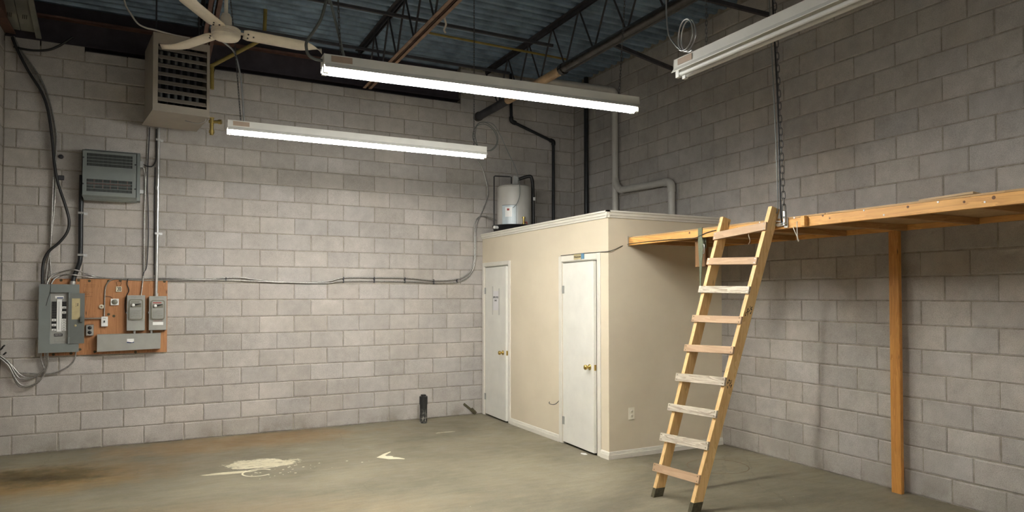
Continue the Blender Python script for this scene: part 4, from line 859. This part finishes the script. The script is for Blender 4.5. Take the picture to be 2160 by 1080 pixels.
# ------------------------------------------------------------------ floor stub, flakes, marks
t = thing('floor_pipe_stub', 'short capped black pipe standing up from the floor by the far wall', 'pipe', (4.44, -.292, 0))
MB().cyl((4.44, -.292, 0), (4.44, -.292, .30), .049, 24).build('pipe', 'abs_scuff', t); MB().lathe([(.0495, .245), (.054, .245), (.054, .345), (.050, .35), (0, .35)], (4.44, -.292, 0), n=24).build('coupling', 'abs', t)
MB().bx(4.412, 4.468, -.318, -.262, .35, .372, .004).build('plug_head', 'abs', t)
m = MB(); m.bar((5.13, -.012, .16), (5.30, -.012, .02), .03, .008, (0, 0, 1)); m.bar((5.24, -.012, .08), (5.31, -.012, .01), .05, .012, (0, 0, 1)); tag(m.build('wood_sliver', 'dirt_wood'), 'dark splintered sliver leaning on the far wall beside the left door', 'debris')
def patch(pts, mat, label, cat, h=.0012): return tag(MB().extr([(x, y, .0002) for x, y in pts], (0, 0, h)).build('paint_mark', mat), label, cat)
patch([(3.36, -1.93), (3.47, -1.80), (3.56, -1.73), (3.565, -1.75), (3.46, -1.88), (3.47, -1.92), (3.50, -1.93), (3.525, -1.96), (3.51, -1.985), (3.56, -2.04), (3.60, -2.12), (3.585, -2.13), (3.53, -2.09), (3.45, -2.06), (3.41, -2.0)], 'paint_spill', 'pale bird shaped paint splash on the middle of the floor', 'paint')
P = [];
for i in range(33): a = .5+i/32*4.9; P.append((2.20+.145*math.cos(a), -2.0+.145*math.sin(a)))
Q = [(2.20+.128*math.cos(.5+i/32*4.9), -2.0+.128*math.sin(.5+i/32*4.9)) for i in range(33)]
m = MB()
for i in range(32): m.extr([(*P[i], .0002), (*P[i+1], .0002), (*Q[i+1], .0002), (*Q[i], .0002)], (0, 0, .001))
tag(m.build('paint_ring', 'paint_spill'), 'pale paint ring left by a can beside the big paint spill', 'paint')
m = MB()
for i in range(48):
    a0, a1 = 2*PI*i/48, 2*PI*(i+1)/48
    m.extr([(6.2+r_*math.cos(a), -3.88+r_*math.sin(a), .0002) for r_, a in ((.30, a0), (.30, a1), (.287, a1), (.287, a0))], (0, 0, .0006))
tag(m.build('ring_stain', 'ring_stain'), 'faint brown ring stain on the floor beside the booth corner', 'stain')
m = MB(); rs2 = random.Random(11)
for i in range(34):
    x, y_, r_ = 2.35+rs2.gauss(.1, .22), -2.05+rs2.gauss(0, .16), rs2.uniform(.003, .010); m.extr([(x+r_*1.3*math.cos(a), y_+r_*math.sin(a), .0002) for a in [2*PI*k/6 for k in range(6)]], (0, 0, .0008))
o = tag(m.build('paint_drips', 'paint_spill'), 'scatter of small pale paint drips around the paint spill', 'paint', kind='stuff')
patch([(5.33, -2.76), (5.36, -2.80), (5.345, -2.86), (5.31, -2.85), (5.305, -2.79)], 'white', 'white chip of paint on the floor at the right door foot', 'debris', .003)

# ------------------------------------------------------------------ storage loft
t = thing('storage_loft', 'amber timber storage loft built between booth and right wall', 'loft', (6.3, -6, 2.19))
YE = -9.6
MB().bx(5.67, 5.708, YE, YF-.006, 2.194, 2.267, .002).build('front_beam', 'beam_wood', t)
MB().bx(6.915, 6.955, YE, YF-.004, 2.222, 2.267, .002).build('ledger', 'beam_wood', t)
MB().bx(5.708, 6.915, YF-.045, YF-.004, 2.212, 2.267, .002).build('end_ledger', 'joist_wood', t)
yj = -3.62; jm = None
while yj > YE:
    if jm is None: jm = MB().bx(5.708, 6.915, yj-.019, yj+.019, 2.216, 2.267, .0015).build('joist', 'joist_wood', t); y00 = yj
    else: o = jm.copy(); COL.objects.link(o); o.parent = t; o.location = (0, yj-y00, 0)
    yj -= .585
for ya, yb_ in ((YF-.01, -5.58), (-5.583, -8.02), (-8.023, YE)): MB().bx(5.668, 6.955, yb_, ya, 2.267, 2.279).build('plywood_sheet', 'ply_deck', t)
MB().bx(5.632, 5.67, -5.425, -5.392, 2.198, 2.272, .002).build('nailed_block', 'beam_wood', t)
MB().bx(5.669, 5.6705, -5.412, -5.372, 2.200, 2.264).build('metal_plate', 'galv', t)
MB().bx(5.66, 5.6695, YF-.012, YF-.004, 2.19, 2.29).bx(5.70, 5.71, YF-.012, YF-.004, 2.19, 2.29).build('joist_hanger', 'galv', t)
m = MB()
for y_, z_ in ((-5.90, 2.262), (-6.05, 2.215), (-6.42, 2.258), (-6.70, 2.225), (-5.30, 2.27), (-4.95, 2.268), (-4.97, 2.213)): m.cyl((5.6705, y_, z_), (5.6675, y_, z_), .006, 8)
m.build('screw_heads', 'galv', t)
m = MB()
for y_, z_, r_ in ((-5.56, 2.262, .009), (-5.62, 2.235, .006), (-6.22, 2.25, .009), (-6.58, 2.24, .008), (-6.75, 2.245, .011), (-4.7, 2.24, .01), (-4.1, 2.25, .011)): m.slathe([(0, .0008), (r_, .0006), (r_*1.15, 0)], (5.6705, y_, z_), (-1, 0, 0), 10)
m.build('knots', 'knot_wood', t)
tag(MB().bx(6.865, 6.905, -5.345, -5.255, 0, 2.222, .003).build('timber_post', 'post_wood'), 'amber timber post standing against the right wall under the loft', 'post')
tag(MB().extr([(5.674, -6.29, 2.2795), (5.674, -6.63, 2.283), (5.674, -6.632, 2.298), (5.674, -6.295, 2.290)], (.12, .02, 0)).build('loose_board', 'loose_wood'), 'pale loose board lying on top of the loft', 'board')
# hanger chain with its bracket and cables
t = thing('loft_chain', 'dark steel chain hanging from the roof to hold up the loft edge', 'chain', (5.66, -5.215, 2.25))
p0, p1 = Vector((5.655, -5.215, 2.33)), Vector((5.655, -5.10, DECK)); d = (p1-p0).normalized(); aa = d.orthogonal().normalized(); bb = d.cross(aa); L_ = .062; n = int((p1-p0).length/(L_*.80)); lm = {}
for i in range(n):
    c = p0.lerp(p1, (i+.5)/n); k = i % 2
    if k not in lm:
        m = MB(); link_ring(m, Vector((0, 0, 0)), d, aa if k else bb, L_, .026, .0036, 12, 6); bmesh.ops.recalc_face_normals(m.bm, faces=m.bm.faces); me = bpy.data.meshes.new('chain_link'); m.bm.to_mesh(me); m.bm.free(); me.materials.append(M['chain']); lm[k] = me
    o = bpy.data.objects.new('chain_link', lm[k]); COL.objects.link(o); o.parent = t; o.location = c-ORG[t]
br_ = MB().bx(5.660, 5.6695, -5.245, -5.205, 2.200, 2.276, .002); br_.bx(5.64, 5.665, -5.235, -5.215, 2.215, 2.33, .003); br_.build('bracket', 'galv', t)
for y_, z_ in ((-5.20, 2.232), (-5.235, 2.232), (-5.225, 2.28)): MB().slathe([(0, .022), (.008, .020), (.010, .0)], (5.655, y_, z_), (-1, 0, 0), 8).build('bolt', 'galv', t)
MB().extr([(5.662, -5.10, 2.235), (5.662, -5.20, 2.245), (5.662, -5.205, 2.215), (5.662, -5.15, 2.213)], (-.01, 0, 0)).extr([(5.66, -5.135, 2.262), (5.66, -5.19, 2.258), (5.66, -5.19, 2.25), (5.66, -5.14, 2.25)], (-.012, 0, 0)).build('wing_clamp', 'galv', t)
cable([(5.64, -5.11, DECK), (5.645, -5.13, 4.0), (5.645, -5.17, 3.2), (5.645, -5.183, 2.6), (5.645, -5.19, 2.35), (5.655, -5.19, 2.24)], .007, 'black cable strung beside the loft chain', 'black', 'power_cable', 4)
cable([(5.63, -5.09, DECK), (5.635, -5.105, 4.0), (5.64, -5.14, 3.2), (5.645, -5.158, 2.6), (5.65, -5.155, 2.36), (5.66, -5.12, 2.315), (5.662, -5.02, 2.27), (5.662, -4.98, 2.25)], .0042, 'thin grey cable strung beside the loft chain, ending on the beam', 'grey_box', 'thin_cable', 4)
cable([(5.664, -5.335, 2.235), (5.655, -5.338, 2.225), (5.655, -5.342, 2.10), (5.658, -5.352, 2.087), (5.66, -5.335, 2.12), (5.66, -5.30, 2.19), (5.675, -5.295, 2.20)], .0035, 'off white cord loop dangling from the loft beam', 'cord', 'cord_loop', 2, 6, cat='cord')
cable([(3.726, -2.9, 4.33), (3.722, -2.91, 4.30), (3.74, -2.9, 4.25), (3.725, -2.89, 4.20), (3.735, -2.9, 4.17)], .010, 'pale rag of cord tied on the brown joist chord', 'cord', 'cord_knot', 3, 6, cat='cord')
# strap over the beam and wood block hung under it
m = MB()
m.extr([(5.667, -4.222, 2.282), (5.667, -4.276, 2.282), (5.667, -4.272, 2.20), (5.667, -4.290, 2.13), (5.667, -4.270, 1.95), (5.667, -4.256, 1.78), (5.667, -4.248, 1.60), (5.667, -4.242, 1.60), (5.667, -4.240, 1.80), (5.667, -4.236, 1.95), (5.667, -4.222, 2.13)], (-.004, 0, 0))
m.bx(5.662, 5.712, -4.276, -4.222, 2.2795, 2.283); m.bx(5.709, 5.713, -4.276, -4.222, 2.10, 2.282)
t = thing('ratchet_strap', 'olive green strap looped over the loft beam with a dangling tail', 'strap', (5.667, -4.25, 1.4)); m.build('webbing', 'strap', t)
MB().bx(5.660, 5.668, -4.249, -4.240, 1.43, 1.61).build('tail', 'strap', t); m = MB(); m.tube([(5.664, -4.245, 1.44), (5.66, -4.225, 1.415), (5.66, -4.24, 1.395), (5.66, -4.265, 1.41), (5.66, -4.262, 1.435)], .006, 6, 4); m.build('hook', 'black', t)
m = MB(); m.tube([(5.664, -4.285, 2.13), (5.66, -4.305, 2.125), (5.66, -4.305, 2.06), (5.662, -4.292, 2.05)], .004, 6, 3); m.build('buckle', 'galv', t)
tag(MB().bx(5.735, 5.773, -4.24, -4.10, 1.935, 2.216, .002).build('hanging_block', 'block_wood'), 'dark wood block fixed under the loft behind the green strap', 'block')
tag(MB().tube([(5.72, -4.78, 2.20), (5.71, -4.79, 2.17), (5.715, -4.80, 2.13), (5.70, -4.795, 2.10)], .004, 6, 3).build('cord_end', 'cord'), 'short frayed cord end hanging under the loft by the ladder', 'cord')

# ------------------------------------------------------------------ ladder
t = thing('wooden_ladder', 'homemade pine ladder with mixed board rungs leaning on the loft beam', 'ladder', (5.02, -4.62, 0))
kx, ky = .262, -.104
def lp(y_off, z, dx=0, k=None): return Vector((4.984+kx*z+dx, y_off+(ky if k is None else k)*z, z))
dl = Vector((kx, ky, 1)).normalized()
fwd = Vector((1, 0, -kx)).normalized()      # rail depth direction (away from the rungs)
wid = Vector((0, 1, 0))
def rail(y_left, ztop, ky_):
    dl = Vector((kx, ky_, 1)).normalized()
    def sec(z): 
        c = lp(y_left, z, 0, ky_); return [c, c-wid*.038, c-wid*.038+fwd*.089, c+fwd*.089]
    def cut0():   # foot trimmed level with the floor
        P = []
        for q in sec(.03): k = q.z; P.append(q - dl*(k/dl.z))
        return P
    A, T = cut0(), sec(ztop)
    m = MB(); va = [m.bm.verts.new(p) for p in A]; vb = [m.bm.verts.new(p) for p in T]
    for i in range(4): m.bm.faces.new((va[i], va[(i+1) % 4], vb[(i+1) % 4], vb[i]))
    m.bm.faces.new(va[::-1]); m.bm.faces.new(vb); r = m.build('rail', 'rail_wood', t)
    m = MB(); C = [a + (b-a)*(.075/(ztop)) for a, b in zip(A, T)]; ctr = sum(A, Vector())/4; e = .0015
    ex = lambda P: [p + (p-sum(P, Vector())/4).normalized()*e for p in P]
    va = [m.bm.verts.new(p+Vector((0, 0, .0005))) for p in ex(A)]; vb = [m.bm.verts.new(p) for p in ex(C)]
    for i in range(4): m.bm.faces.new((va[i], va[(i+1) % 4], vb[(i+1) % 4], vb[i]))
    m.bm.faces.new(va[::-1]); m.bm.faces.new(vb); m.build('dirty_foot', 'dirt_wood', r)
    return r
ra = rail(-4.391, 2.345, -.078); rb2 = rail(-4.850, 2.375, -.106)
RUN = [(.233, .254, 'b', .066), (.481, .509, 'g', .066), (.730, .751, 'g', .060), (.981, 1.002, 'g', .066), (1.226, 1.244, 'b', .058), (1.475, 1.477, 'b', .058), (1.722, 1.712, 'g', .058), (1.961, 1.941, 'b', .058), (2.195, 2.190, 'b', .066)]
for i, (za, zb, kd, hh_) in enumerate(RUN):
    if i == 8: za, zb = 2.175, 2.215
    a_ = lp(-4.345+(.016 if kd == 'g' else .004), za, 0, -.098) - fwd*.0085; b_ = lp(-4.893, zb, 0, -.106) - fwd*.0085
    m = MB(); ax_ = (b_-a_).normalized(); upd = (dl - ax_*dl.dot(ax_)).normalized(); nn = ax_.cross(upd)
    q = [upd*hh_/2*s+nn*.0085*r_ for s, r_ in ((-1, -1), (1, -1), (1, 1), (-1, 1))]
    va = [m.bm.verts.new(a_+v) for v in q]; vb = [m.bm.verts.new(b_+v) for v in q]
    for k in range(4): m.bm.faces.new((va[k], va[(k+1) % 4], vb[(k+1) % 4], vb[k]))
    m.bm.faces.new(va[::-1]); m.bm.faces.new(vb); ru = m.build('rung', 'rung_grey' if kd == 'g' else 'rung_brown', t, label='weathered grey rung' if kd == 'g' else None)
    for c0 in (a_+ax_*.02, b_-ax_*.02):
        for sg in (-.28, .28): c = c0+upd*hh_*sg-fwd*.0085; MB().cyl(c, c-fwd*.0015, .0042, 7).build('screw', 'galv' if i >= 6 else 'dirt_wood', ru)
# grade stamps on the right rail's side
m = MB(); rs3 = random.Random(2)
for zc in (1.56, .985):
    for i in range(22):
        z_ = zc+rs3.uniform(-.04, .04); u = rs3.uniform(.018, .07); c = lp(-4.850-.0385, z_, 0, -.106)+fwd*u
        m.bar(c-dl*.006, c+dl*.006, .0045, .0008, fwd)
m.build('grade_stamp', 'ink', rb2)
